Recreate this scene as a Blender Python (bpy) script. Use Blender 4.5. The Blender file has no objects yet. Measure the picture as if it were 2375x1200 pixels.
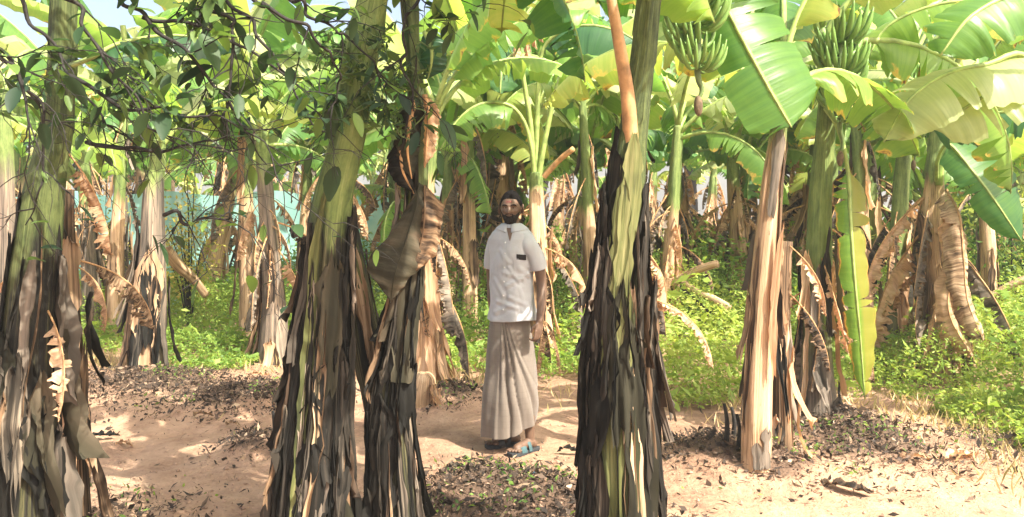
import bpy, math, random
import numpy as np
from mathutils import Vector, Matrix, noise
R = math.radians
PI = math.pi
sc = bpy.context.scene
COL = sc.collection
V = Vector

# ------------------------------------------------------------------ camera, light, exposure
F = 1864.0            # focal length in photo pixels
CX, HY, CH = 1187.5, 520.0, 1.5
cam_d = bpy.data.cameras.new('camera')
cam = bpy.data.objects.new('camera', cam_d); COL.objects.link(cam)
cam.location = (0, 0, CH); cam.rotation_euler = (R(90), 0, 0)
cam_d.sensor_fit = 'HORIZONTAL'; cam_d.sensor_width = 36
cam_d.lens = 36 * F / 2375
cam_d.shift_y = -(600 - HY) / 2375
cam_d.clip_start = 0.05; cam_d.clip_end = 1000
sc.camera = cam

SUN = V((0.62, -0.60, 0.98)).normalized()      # towards the sun
w = bpy.data.worlds.new('World'); sc.world = w; w.use_nodes = True
nt = w.node_tree
sky = nt.nodes.new('ShaderNodeTexSky'); sky.sky_type = 'NISHITA'; sky.sun_disc = False
sky.sun_elevation = math.asin(SUN.z)
sky.sun_rotation = math.atan2(SUN.x, SUN.y)
sky.dust_density = 7.0; sky.ozone_density = 0.5; sky.air_density = 1.0
bg = nt.nodes['Background']; bg.inputs[1].default_value = 0.15
nt.links.new(sky.outputs[0], bg.inputs[0])
sd = bpy.data.lights.new('sun', 'SUN'); sd.energy = 5.0; sd.angle = R(0.5); sd.color = (1.0, 0.93, 0.80)
sun = bpy.data.objects.new('sun', sd); COL.objects.link(sun)
sun.rotation_euler = SUN.to_track_quat('Z', 'Y').to_euler()
sc.view_settings.view_transform = 'Standard'; sc.view_settings.look = 'None'
sc.view_settings.exposure = 1.45; sc.view_settings.gamma = 1.0
sc.cycles.max_bounces = 8; sc.cycles.transmission_bounces = 6; sc.cycles.diffuse_bounces = 4

# ------------------------------------------------------------------ helpers
def P(px, py, d):
    return V(((px - CX) / F * d, d, CH - (py - HY) / F * d))

def gdist(py): return CH * F / (py - HY)

def mesh(name, verts, faces, mat=None, uvs=None, smooth=True):
    me = bpy.data.meshes.new(name)
    me.from_pydata([tuple(v) for v in verts], [], faces)
    if uvs is not None:
        uvl = me.uv_layers.new(name='UVMap')
        li = np.empty(len(me.loops), dtype=np.int32); me.loops.foreach_get('vertex_index', li)
        arr = np.array(uvs, dtype=np.float32)[li].ravel()
        uvl.data.foreach_set('uv', arr)
    if smooth: me.polygons.foreach_set('use_smooth', [True] * len(me.polygons))
    if mat: me.materials.append(mat)
    me.update()
    return me

def obj(name, me, parent=None, loc=None):
    o = bpy.data.objects.new(name, me); COL.objects.link(o)
    if parent: o.parent = parent
    if loc is not None: o.location = loc
    return o

def tag(o, label=None, cat=None, group=None, kind=None):
    if label: o['label'] = label
    if cat: o['category'] = cat
    if group: o['group'] = group
    if kind: o['kind'] = kind
    return o

def thing(name, label, cat, loc=(0, 0, 0), rz=0, group=None):
    o = obj(name, None); o.location = loc; o.rotation_euler = (0, 0, rz)
    o.empty_display_size = 0.1
    return tag(o, label, cat, group)

def copy_tree(o, parent=None):
    c = o.copy(); COL.objects.link(c); c.parent = parent
    for ch in list(o.children): copy_tree(ch, c)
    return c

def quads(verts, quad):      # numpy mesh of n-gons, all 4-sided
    pass

def cr(pts, n):              # Catmull-Rom samples
    p = [V(q) for q in pts]
    p = [p[0] * 2 - p[1]] + p + [p[-1] * 2 - p[-2]]
    out = []
    segs = len(p) - 3
    for i in range(n + 1):
        t = i / n * segs; k = min(int(t), segs - 1); f = t - k
        a, b, c, d = p[k], p[k + 1], p[k + 2], p[k + 3]
        out.append(0.5 * ((2 * b) + (c - a) * f + (2 * a - 5 * b + 4 * c - d) * f * f + (3 * b - a - 3 * c + d) * f ** 3))
    return out

def N3(x, y, z): return noise.noise(V((x, y, z)))

class MB:
    def __init__(s): s.v = []; s.f = []; s.uv = []
    def grid(s, rows, uvrows, closed=False):
        b = len(s.v); n = len(rows); m = len(rows[0])
        for r, u in zip(rows, uvrows): s.v += r; s.uv += u
        for i in range(n - 1):
            for j in range(m - (0 if closed else 1)):
                j2 = (j + 1) % m
                s.f.append((b + i * m + j, b + i * m + j2, b + (i + 1) * m + j2, b + (i + 1) * m + j))
    def tube(s, pts, rad, seg=6, cap=True):
        n = len(pts); rows = []; uvr = []; L = 0
        ref = V((0.13, 0.37, 0.92))
        T0 = (pts[1] - pts[0]).normalized()
        if abs(T0.dot(ref)) > 0.9: ref = V((1, 0.1, 0))
        for i in range(n):
            T = (pts[min(i + 1, n - 1)] - pts[max(i - 1, 0)])
            T = T.normalized() if T.length > 1e-9 else T0
            A = (ref - T * ref.dot(T)).normalized(); ref = A; B = T.cross(A)
            r = rad[i] if isinstance(rad, (list, tuple)) else rad
            if i: L += (pts[i] - pts[i - 1]).length
            rows.append([pts[i] + (A * math.cos(2 * PI * k / seg) + B * math.sin(2 * PI * k / seg)) * r for k in range(seg)])
            uvr.append([(k / seg * 6.28 * r, L) for k in range(seg)])
        b = len(s.v)
        s.grid(rows, uvr, True)
        if cap:
            s.f.append(tuple(b + k for k in range(seg))[::-1])
            s.f.append(tuple(b + (n - 1) * seg + k for k in range(seg)))
    def mesh(s, name, mat=None, smooth=True): return mesh(name, s.v, s.f, mat, s.uv, smooth)
    def ell(s, c, rx, ry, rz, rot=None, nu=14, nv=9):
        rows = []; uvr = []
        M = rot if rot else Matrix.Identity(3)
        for i in range(nv + 1):
            th = PI * i / nv
            th = min(max(th, 0.03), PI - 0.03)
            rows.append([V(c) + M @ V((rx * math.sin(th) * math.cos(2 * PI * k / nu), ry * math.sin(th) * math.sin(2 * PI * k / nu), rz * math.cos(th))) for k in range(nu)])
            uvr.append([(k / nu, i / nv) for k in range(nu)])
        b = len(s.v)
        s.grid(rows, uvr, True)
        s.f.append(tuple(b + k for k in range(nu))); s.f.append(tuple(b + nv * nu + k for k in range(nu))[::-1])

def np_mesh(name, verts, nper, mat, attr=None, smooth=False):
    """verts (k*nper,3) numpy; every nper verts form one polygon; attr one value per polygon -> uv.x"""
    me = bpy.data.meshes.new(name)
    nv = len(verts); nf = nv // nper
    me.vertices.add(nv); me.vertices.foreach_set('co', verts.astype(np.float32).ravel())
    me.loops.add(nv); me.loops.foreach_set('vertex_index', np.arange(nv, dtype=np.int32))
    me.polygons.add(nf); me.polygons.foreach_set('loop_start', np.arange(0, nv, nper, dtype=np.int32))
    me.polygons.foreach_set('loop_total', np.full(nf, nper, dtype=np.int32))
    if attr is not None:
        uvl = me.uv_layers.new(name='UVMap')
        a = np.zeros((nv, 2), dtype=np.float32); a[:, 0] = np.repeat(attr, nper)
        a[:, 1] = np.tile(np.linspace(0, 1, nper), nf)
        uvl.data.foreach_set('uv', a.ravel())
    me.materials.append(mat); me.update(calc_edges=True)
    return me

# ------------------------------------------------------------------ materials
class NT:
    def __init__(s, name):
        s.m = bpy.data.materials.new(name); s.m.use_nodes = True
        s.t = s.m.node_tree; s.b = s.t.nodes['Principled BSDF']; s.out = s.t.nodes['Material Output']
    def n(s, ty, **kw):
        n = s.t.nodes.new('ShaderNode' + ty)
        for k, v in kw.items(): setattr(n, k, v)
        return n
    def l(s, a, b): s.t.links.new(a, b)
    def noise(s, vec, scale, detail=4, rough=0.55, dist=0.0):
        n = s.n('TexNoise'); n.inputs['Scale'].default_value = scale; n.inputs['Detail'].default_value = detail
        n.inputs['Roughness'].default_value = rough; n.inputs['Distortion'].default_value = dist
        if vec: s.l(vec, n.inputs['Vector'])
        return n.outputs['Fac']
    def ramp(s, fac, stops):
        n = s.n('ValToRGB'); e = n.color_ramp.elements
        e[0].position = stops[0][0]; e[0].color = (*stops[0][1], 1)
        e[1].position = stops[-1][0]; e[1].color = (*stops[-1][1], 1)
        for p, c in stops[1:-1]:
            x = e.new(p); x.color = (*c, 1)
        s.l(fac, n.inputs[0]); return n.outputs[0]
    def math(s, op, a, b=None, c=None, clamp=False):
        n = s.n('Math', operation=op, use_clamp=clamp)
        for i, x in enumerate((a, b, c)):
            if x is None: continue
            if isinstance(x, (int, float)): n.inputs[i].default_value = x
            else: s.l(x, n.inputs[i])
        return n.outputs[0]
    def mix(s, fac, a, b, mode='MIX'):
        n = s.n('MixRGB', blend_type=mode)
        for i, x in enumerate((fac, a, b)):
            if isinstance(x, (int, float)): n.inputs[i].default_value = x
            elif isinstance(x, tuple): n.inputs[i].default_value = (*x, 1)
            else: s.l(x, n.inputs[i])
        return n.outputs[0]
    def uv(s, sx=1, sy=1, rnd=True):
        tc = s.n('TexCoord'); mp = s.n('Mapping'); s.l(tc.outputs['UV'], mp.inputs[0])
        mp.inputs['Scale'].default_value = (sx, sy, 1)
        if rnd:
            oi = s.n('ObjectInfo'); cx = s.n('CombineXYZ')
            v = s.math('MULTIPLY', oi.outputs['Random'], 37.0)
            s.l(v, cx.inputs[2]); ad = s.n('VectorMath', operation='ADD'); s.l(mp.outputs[0], ad.inputs[0]); s.l(cx.outputs[0], ad.inputs[1])
            return ad.outputs[0]
        return mp.outputs[0]
    def objco(s, sc_=(1, 1, 1), world=False):
        mp = s.n('Mapping'); mp.inputs['Scale'].default_value = sc_
        if world:
            g = s.n('NewGeometry'); s.l(g.outputs['Position'], mp.inputs[0])
        else:
            tc = s.n('TexCoord'); s.l(tc.outputs['Object'], mp.inputs[0])
        return mp.outputs[0]
    def bump(s, h, strength=0.5, dist=0.01):
        n = s.n('Bump'); n.inputs['Strength'].default_value = strength; n.inputs['Distance'].default_value = dist
        s.l(h, n.inputs['Height']); s.l(n.outputs[0], s.b.inputs['Normal']); return n
    def col(s, c):
        if isinstance(c, tuple): s.b.inputs['Base Color'].default_value = (*c, 1)
        else: s.l(c, s.b.inputs['Base Color'])
    def rough(s, r, spec=0.4):
        s.b.inputs['Roughness'].default_value = r; s.b.inputs['Specular IOR Level'].default_value = spec
    def translucent(s, col, fac):
        tr = s.n('BsdfTranslucent')
        if isinstance(col, tuple): tr.inputs[0].default_value = (*col, 1)
        else: s.l(col, tr.inputs[0])
        mx = s.n('MixShader'); mx.inputs[0].default_value = fac
        s.l(s.b.outputs[0], mx.inputs[1]); s.l(tr.outputs[0], mx.inputs[2]); s.l(mx.outputs[0], s.out.inputs[0])

def leaf_material(name, cols, tcol, edge_col, edge=0.5, trans=0.5, rough=0.36, eoff=0.0, half=None):
    a = NT(name)
    uv = a.uv(1, 1)
    tc = a.n('TexCoord'); sp = a.n('SeparateXYZ'); a.l(tc.outputs['UV'], sp.inputs[0])
    oi = a.n('ObjectInfo')
    blot = a.noise(a.uv(2.2, 1.6), 1.4, 4)
    veinv = a.noise(a.uv(90, 1.2), 1.0, 2)
    f = a.math('ADD', a.math('MULTIPLY', blot, 0.55), a.math('MULTIPLY', oi.outputs['Random'], 0.5), clamp=True)
    f = a.math('ADD', f, a.math('MULTIPLY', a.math('SUBTRACT', veinv, 0.5), 0.35), clamp=True)
    base = a.ramp(f, [(0.2, cols[0]), (0.5, cols[1]), (0.85, cols[2])])
    if half:
        hm_ = a.n('MapRange'); hm_.inputs[1].default_value = 0.50; hm_.inputs[2].default_value = 0.40; a.l(a.math('ADD', sp.outputs[1], a.math('MULTIPLY', a.math('SUBTRACT', blot, 0.5), 0.35)), hm_.inputs[0])
        base = a.mix(a.math('MULTIPLY', hm_.outputs[0], 0.85), base, half)
    # withered margins: uv.y = across (0..1), distance from the midrib
    d = a.math('MULTIPLY', a.math('ABSOLUTE', a.math('SUBTRACT', sp.outputs[1], 0.5)), 2.0)
    en = a.noise(a.uv(7, 2.0), 1.6, 4, 0.6)
    e = a.math('ADD', d, a.math('MULTIPLY', a.math('SUBTRACT', en, 0.5), 1.6))
    rr = a.math('FRACT', a.math('MULTIPLY', oi.outputs['Random'], 17.3))
    e = a.math('ADD', e, a.math('MULTIPLY_ADD', rr, edge, eoff))
    em = a.n('MapRange'); em.interpolation_type = 'SMOOTHSTEP'
    em.inputs[1].default_value = 1.22; em.inputs[2].default_value = 1.42; a.l(e, em.inputs[0])
    em2 = a.n('MapRange'); em2.inputs[1].default_value = 1.38; em2.inputs[2].default_value = 1.5; a.l(e, em2.inputs[0])
    c = a.mix(em.outputs[0], base, edge_col)
    c = a.mix(em2.outputs[0], c, (0.20, 0.10, 0.045))
    mid = a.n('MapRange'); mid.inputs[1].default_value = 0.06; mid.inputs[2].default_value = 0.02; a.l(d, mid.inputs[0])
    c = a.mix(a.math('MULTIPLY', mid.outputs[0], 0.6), c, (0.35, 0.42, 0.12))
    a.col(c); a.rough(rough, 0.35)
    t = a.mix(1.0, c, tcol, 'MULTIPLY')
    a.bump(veinv, 0.5, 0.006)
    a.translucent(t, trans)
    return a.m

MAT = {}
MAT['leaf'] = leaf_material('banana_leaf_green', [(0.05, 0.14, 0.045), (0.12, 0.24, 0.055), (0.24, 0.36, 0.085)], (1.95, 2.0, 1.1), (0.55, 0.42, 0.08), 0.34)
MAT['leaf_yellow'] = leaf_material('banana_leaf_yellowing', [(0.12, 0.24, 0.05), (0.22, 0.35, 0.07), (0.42, 0.44, 0.13)], (1.8, 1.75, 1.0), (0.62, 0.42, 0.10), 0.5)
MAT['leaf_edged'] = leaf_material('banana_leaf_browning_edge', [(0.05, 0.14, 0.03), (0.10, 0.22, 0.03), (0.20, 0.32, 0.04)], (1.7, 1.6, 1.0), (0.62, 0.36, 0.07), 0.0, 0.4, eoff=0.34, half=(0.26, 0.25, 0.045))
MAT['leaf_pale'] = leaf_material('banana_leaf_pale', [(0.26, 0.34, 0.14), (0.42, 0.48, 0.22), (0.62, 0.64, 0.38)], (1.4, 1.4, 0.9), (0.60, 0.45, 0.15), 0.25)  # bleached pale greens, added to brighten the shaded canopy through colour
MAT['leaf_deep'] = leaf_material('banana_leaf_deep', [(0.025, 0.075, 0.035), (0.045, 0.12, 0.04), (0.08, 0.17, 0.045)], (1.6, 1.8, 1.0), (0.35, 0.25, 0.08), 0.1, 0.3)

def dry_material(name, stops, trans=0.22, sx=60, sy=1.5):
    a = NT(name)
    s1 = a.noise(a.uv(sx, sy), 1.0, 4, 0.6); s2 = a.noise(a.uv(4, 2), 1.2, 3)
    oi = a.n('ObjectInfo')
    f = a.math('ADD', a.math('MULTIPLY', s1, 0.95), a.math('MULTIPLY', s2, 0.55)); f = a.math('SUBTRACT', f, 0.25)
    f = a.math('ADD', f, a.math('MULTIPLY', a.math('SUBTRACT', oi.outputs['Random'], 0.5), 0.3), clamp=True)
    c = a.ramp(f, stops); a.col(c); a.rough(0.75, 0.2)
    a.bump(s1, 0.8, 0.01)
    a.translucent(a.mix(1.0, c, (1.5, 1.2, 0.9), 'MULTIPLY'), trans)
    return a.m
MAT['dry'] = dry_material('dry_leaf_tan', [(0.2, (0.16, 0.09, 0.05)), (0.4, (0.42, 0.27, 0.16)), (0.6, (0.62, 0.43, 0.27)), (0.8, (0.76, 0.58, 0.41))], 0.34)
MAT['dry_grey'] = dry_material('dry_leaf_grey', [(0.2, (0.015, 0.013, 0.011)), (0.42, (0.07, 0.06, 0.048)), (0.6, (0.17, 0.14, 0.11)), (0.85, (0.36, 0.29, 0.22))], 0.1, 40, 1.0)
MAT['dry_olive'] = dry_material('dead_leaf_olive', [(0.2, (0.008, 0.008, 0.005)), (0.45, (0.030, 0.028, 0.017)), (0.6, (0.060, 0.052, 0.033)), (0.85, (0.15, 0.115, 0.08))], 0.12, 30, 0.8)
MAT['dry_dark'] = dry_material('dry_sheath_dark', [(0.3, (0.004, 0.004, 0.003)), (0.52, (0.011, 0.010, 0.008)), (0.68, (0.040, 0.033, 0.025)), (0.84, (0.28, 0.23, 0.17))], 0.04, 90, 1.2)  # dead sheath colour, deepened to carry the shade on the front stems
MAT['dry_brown'] = dry_material('dry_sheath_brown', [(0.3, (0.012, 0.009, 0.007)), (0.45, (0.07, 0.045, 0.028)), (0.6, (0.24, 0.155, 0.09)), (0.8, (0.50, 0.36, 0.23))], 0.1, 80, 1.2)

def trunk_material(name, low, green, g0, g1, blotch=0.9, sx=55, bumpd=0.02):
    """low / green: ramp stops; the stem turns green above height g0..g1 metres"""
    a = NT(name)
    s1 = a.noise(a.uv(sx * 1.5, 1.6), 1.0, 5, 0.7, 0.3); s2 = a.noise(a.uv(7, 1.4), 1.0, 4, 0.6, 0.4)
    s3 = a.noise(a.uv(14, 9), 1.0, 4, 0.7)
    f = a.math('ADD', a.math('MULTIPLY', s1, 0.6), a.math('MULTIPLY', s2, 0.6)); f = a.math('SUBTRACT', f, 0.1)
    sm = a.n('MapRange'); sm.inputs[1].default_value = 0.60; sm.inputs[2].default_value = 0.68; a.l(a.noise(a.uv(26, 7), 1.0, 5, 0.75, 0.6), sm.inputs[0])
    lo = a.mix(a.math('MULTIPLY', sm.outputs[0], 0.75), a.ramp(f, low), (0.045, 0.03, 0.02))
    gr = a.ramp(a.math('ADD', a.math('MULTIPLY', s3, 0.35), a.math('MULTIPLY', f, 0.65)), green)
    tc = a.n('TexCoord'); sp = a.n('SeparateXYZ'); a.l(tc.outputs['UV'], sp.inputs[0])
    h = a.math('ADD', sp.outputs[1], a.math('MULTIPLY', a.math('SUBTRACT', s2, 0.5), blotch * 2))
    mr = a.n('MapRange'); mr.inputs[1].default_value = g0; mr.inputs[2].default_value = g1; a.l(h, mr.inputs[0])
    a.col(a.mix(mr.outputs[0], lo, gr)); a.rough(0.6, 0.3)
    a.bump(f, 0.8, bumpd)
    return a.m
LOW_DARK = [(0.40, (0.006, 0.006, 0.005)), (0.49, (0.018, 0.017, 0.012)), (0.57, (0.065, 0.065, 0.028)), (0.68, (0.17, 0.135, 0.075))]
LOW_TAN = [(0.34, (0.09, 0.05, 0.03)), (0.44, (0.36, 0.23, 0.13)), (0.55, (0.57, 0.385, 0.235)), (0.68, (0.70, 0.53, 0.36))]
LOW_GREY = [(0.36, (0.03, 0.027, 0.022)), (0.46, (0.12, 0.10, 0.08)), (0.55, (0.26, 0.20, 0.15)), (0.66, (0.50, 0.38, 0.27))]
GREEN = [(0.34, (0.035, 0.06, 0.02)), (0.46, (0.11, 0.16, 0.045)), (0.56, (0.19, 0.25, 0.075)), (0.68, (0.30, 0.34, 0.13))]
GREEN_D = [(0.36, (0.012, 0.018, 0.008)), (0.46, (0.05, 0.07, 0.022)), (0.56, (0.11, 0.14, 0.045)), (0.68, (0.19, 0.21, 0.08))]
MAT['moss'] = dry_material('mossy_sheath', [(0.25, (0.012, 0.013, 0.007)), (0.42, (0.045, 0.05, 0.02)), (0.58, (0.12, 0.13, 0.045)), (0.8, (0.24, 0.22, 0.10))], 0.03, 90, 1.3)
MAT['tr_dark'] = trunk_material('pseudostem_dark', LOW_DARK, GREEN_D, 1.25, 1.5, 0.7)
MAT['tr_dark2'] = trunk_material('pseudostem_dark_low_green', LOW_DARK, GREEN, 1.45, 1.6, 0.35)
MAT['tr_tan'] = trunk_material('pseudostem_tan', LOW_TAN, GREEN, 1.55, 1.7, 0.3)
MAT['tr_grey'] = trunk_material('pseudostem_grey', LOW_GREY, GREEN, 1.4, 1.7, 0.5)
MAT['tr_green'] = trunk_material('pseudostem_green', LOW_GREY, GREEN, 0.3, 0.9, 0.9)

def simple(name, c, rough=0.6, nscale=20, var=0.25, bump=0.3, bd=0.005, spec=0.3, world=False, trans=None):
    a = NT(name); n = a.noise(a.objco(world=world), nscale, 5)
    lo = tuple(x * (1 - var) for x in c); hi = tuple(min(1, x * (1 + var)) for x in c)
    cc = a.ramp(n, [(0.3, lo), (0.7, hi)]); a.col(cc); a.rough(rough, spec)
    if bump: a.bump(n, bump, bd)
    if trans: a.translucent(a.mix(1.0, cc, (1.3, 1.3, 1.0), 'MULTIPLY'), trans)
    return a.m
MAT['petiole'] = simple('petiole_green', (0.26, 0.34, 0.10), 0.45, 12, 0.4, 0.2)
MAT['petiole_dry'] = simple('petiole_dry', (0.42, 0.24, 0.11), 0.6, 14, 0.5, 0.3)
MAT['banana'] = simple('unripe_banana', (0.14, 0.25, 0.06), 0.4, 9, 0.3, 0.1)
MAT['stalk'] = simple('bunch_stalk', (0.10, 0.15, 0.05), 0.5, 20, 0.4, 0.3)
MAT['bark'] = simple('dark_bark', (0.020, 0.018, 0.016), 0.8, 60, 0.5, 0.6)
MAT['wood'] = simple('weathered_wood', (0.34, 0.24, 0.15), 0.8, 30, 0.4, 0.6)
MAT['flower'] = simple('withered_flower', (0.12, 0.085, 0.05), 0.8, 40, 0.5, 0.5)

def cloud_material(name, stops, tcol, trans=0.4, rough=0.55):
    a = NT(name); tc = a.n('TexCoord'); sp = a.n('SeparateXYZ'); a.l(tc.outputs['UV'], sp.inputs[0])
    c = a.ramp(sp.outputs[0], stops); a.col(c); a.rough(rough, 0.3)
    a.translucent(a.mix(1.0, c, tcol, 'MULTIPLY'), trans); return a.m
MAT['weed'] = cloud_material('weed_leaves', [(0.0, (0.05, 0.12, 0.03)), (0.35, (0.14, 0.25, 0.05)), (0.75, (0.31, 0.41, 0.08)), (1.0, (0.50, 0.55, 0.16))], (1.75, 1.6, 1.0))
MAT['straw'] = cloud_material('dry_grass_blades', [(0.0, (0.22, 0.20, 0.07)), (0.5, (0.48, 0.38, 0.18)), (1.0, (0.66, 0.52, 0.30))], (1.3, 1.2, 0.9), 0.3)
MAT['litter'] = cloud_material('leaf_litter', [(0.0, (0.02, 0.016, 0.013)), (0.5, (0.06, 0.043, 0.033)), (0.85, (0.13, 0.088, 0.062)), (0.97, (0.34, 0.24, 0.16)), (1.0, (0.45, 0.34, 0.23))], (1.2, 1.1, 0.9), 0.1, 0.8)
MAT['treeleaf'] = cloud_material('tree_leaves', [(0.0, (0.03, 0.07, 0.025)), (0.4, (0.07, 0.14, 0.035)), (0.8, (0.14, 0.22, 0.05)), (1.0, (0.30, 0.33, 0.07))], (1.9, 1.9, 1.0), 0.35)
MAT['bushleaf'] = cloud_material('bush_leaves', [(0.0, (0.14, 0.20, 0.04)), (0.5, (0.38, 0.38, 0.08)), (1.0, (0.62, 0.48, 0.14))], (1.6, 1.5, 1.0), 0.4)
MAT['twigleaf'] = cloud_material('twig_leaves', [(0.0, (0.015, 0.035, 0.02)), (0.5, (0.04, 0.08, 0.03)), (1.0, (0.12, 0.19, 0.04))], (1.6, 1.8, 1.0), 0.3)

# soil
a = NT('soil')
pw = a.objco(world=True)
big = a.noise(pw, 0.55, 4); med = a.noise(pw, 3.5, 6, 0.65); fine = a.noise(pw, 26, 6, 0.7)
f = a.math('ADD', a.math('MULTIPLY', big, 0.45), a.math('MULTIPLY', med, 0.4)); f = a.math('ADD', f, a.math('MULTIPLY', fine, 0.25))
c = a.ramp(f, [(0.40, (0.17, 0.10, 0.07)), (0.50, (0.31, 0.19, 0.125)), (0.60, (0.42, 0.27, 0.18)), (0.72, (0.50, 0.335, 0.225))])
spk = a.n('MapRange'); spk.inputs[1].default_value = 0.64; spk.inputs[2].default_value = 0.72; a.l(a.noise(pw, 48, 3, 0.6), spk.inputs[0])
c = a.mix(a.math('MULTIPLY', spk.outputs[0], 0.7), c, (0.10, 0.07, 0.05))
tcg = a.n('TexCoord'); spg = a.n('SeparateXYZ'); a.l(tcg.outputs['UV'], spg.inputs[0])
hm = a.n('MapRange'); hm.inputs[1].default_value = 0.55; hm.inputs[2].default_value = 0.85; a.l(a.math('ADD', spg.outputs[0], a.math('MULTIPLY', a.math('SUBTRACT', a.noise(pw, 7, 5, 0.65), 0.5), 1.1)), hm.inputs[0])
c = a.mix(a.math('MULTIPLY', hm.outputs[0], 0.85), c, (0.10, 0.068, 0.05))
a.col(c); a.rough(0.9, 0.1)
a.bump(a.math('ADD', med, a.math('MULTIPLY', fine, 0.5)), 0.9, 0.05)
MAT['soil'] = a.m
MAT['clod'] = simple('soil_clod', (0.30, 0.19, 0.13), 0.9, 30, 0.4, 0.6)

# net
a = NT('shade_net'); pw = a.objco(world=True)
c = a.ramp(a.noise(pw, 1.2, 4), [(0.35, (0.24, 0.55, 0.53)), (0.65, (0.42, 0.74, 0.72))]); a.col(c); a.rough(0.6, 0.2)
tr = a.n('BsdfTranslucent'); a.l(c, tr.inputs[0]); tp = a.n('BsdfTransparent')
m1 = a.n('MixShader'); m1.inputs[0].default_value = 0.4; a.l(a.b.outputs[0], m1.inputs[1]); a.l(tr.outputs[0], m1.inputs[2])
m2 = a.n('MixShader'); m2.inputs[0].default_value = 0.12; a.l(m1.outputs[0], m2.inputs[1]); a.l(tp.outputs[0], m2.inputs[2]); a.l(m2.outputs[0], a.out.inputs[0])
MAT['net'] = a.m

# ------------------------------------------------------------------ ground
MOUNDS = [  # x, y, radius, height (litter covered)
    (P(1640, 1070, 4.95).x, 4.95, 0.42, 0.13), (P(1050, 940, 6.6).x, 6.7, 0.45, 0.12), (P(2010, 1060, 5.1).x, 5.15, 0.7, 0.07),
    (P(1130, 1110, 4.6).x, 4.55, 0.5, 0.06), (P(1260, 1180, 4.2).x, 4.15, 0.4, 0.06), (P(560, 930, 6.8).x, 6.8, 0.8, 0.06), (P(330, 900, 7.4).x, 7.3, 1.0, 0.07),
    (P(590, 1050, 5.2).x, 5.2, 0.32, 0.10), (P(260, 1200, 4.0).x, 4.0, 0.5, 0.03), (P(2330, 1030, 5.3).x, 5.3, 0.5, 0.05),
    (P(1800, 1110, 4.6).x, 4.7, 0.35, 0.08), (P(1920, 1010, 5.7).x, 5.7, 0.5, 0.08), (P(960, 1180, 3.9).x, 3.9, 0.5, 0.08), (P(1430, 1250, 3.6).x, 3.6, 0.6, 0.08)]
def gh(x, y):
    z = 0.05 * N3(x * 0.45, y * 0.45, 3.1) + 0.045 * N3(x * 1.9, y * 1.9, 7.0) + 0.022 * N3(x * 5, y * 5, 1.0) + 0.008 * N3(x * 13, y * 13, 2.0)
    for mx, my, mr, mh in MOUNDS:
        d2 = ((x - mx) ** 2 + (y - my) ** 2) / (mr * mr)
        if d2 < 6: z += 1.35 * mh * math.exp(-d2 * 1.6)
    dm = math.hypot(x, y - 5.28)
    if dm < 0.45: z *= max(0.0, min(1, (dm - 0.25) / 0.2))
    return z

def axis(lo, hi, a, b, fine, g=1.12):
    xs = list(np.arange(a, b + 1e-6, fine)); s = fine; x = b
    while x < hi: s *= g; x += s; xs.append(x)
    s = fine; x = a; pre = []
    while x > lo: s *= g; x -= s; pre.append(x)
    return pre[::-1] + xs
gx = axis(-160, 160, -4.5, 5.5, 0.04); gy = axis(-60, 260, 2.8, 9.0, 0.04)
vs = [(x, y, gh(x, y)) for y in gy for x in gx]; nx = len(gx)
fs = [(j * nx + i, j * nx + i + 1, (j + 1) * nx + i + 1, (j + 1) * nx + i) for j in range(len(gy) - 1) for i in range(nx - 1)]
def humus(x, y):
    if not (2.5 < y < 9.5 and -5 < x < 6): return 0.0
    return min(1.0, sum(math.exp(-((x - mx) ** 2 + (y - my) ** 2) / (mr * mr) * 1.8) for mx, my, mr, mh in MOUNDS if mh > .04))
g = obj('ground', mesh('ground', vs, fs, MAT['soil'], [(humus(v[0], v[1]), 0) for v in vs])); tag(g, kind='structure')
def G(px, py):
    d = gdist(py); x = (px - CX) / F * d
    return V((x, d, gh(x, d)))

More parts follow.
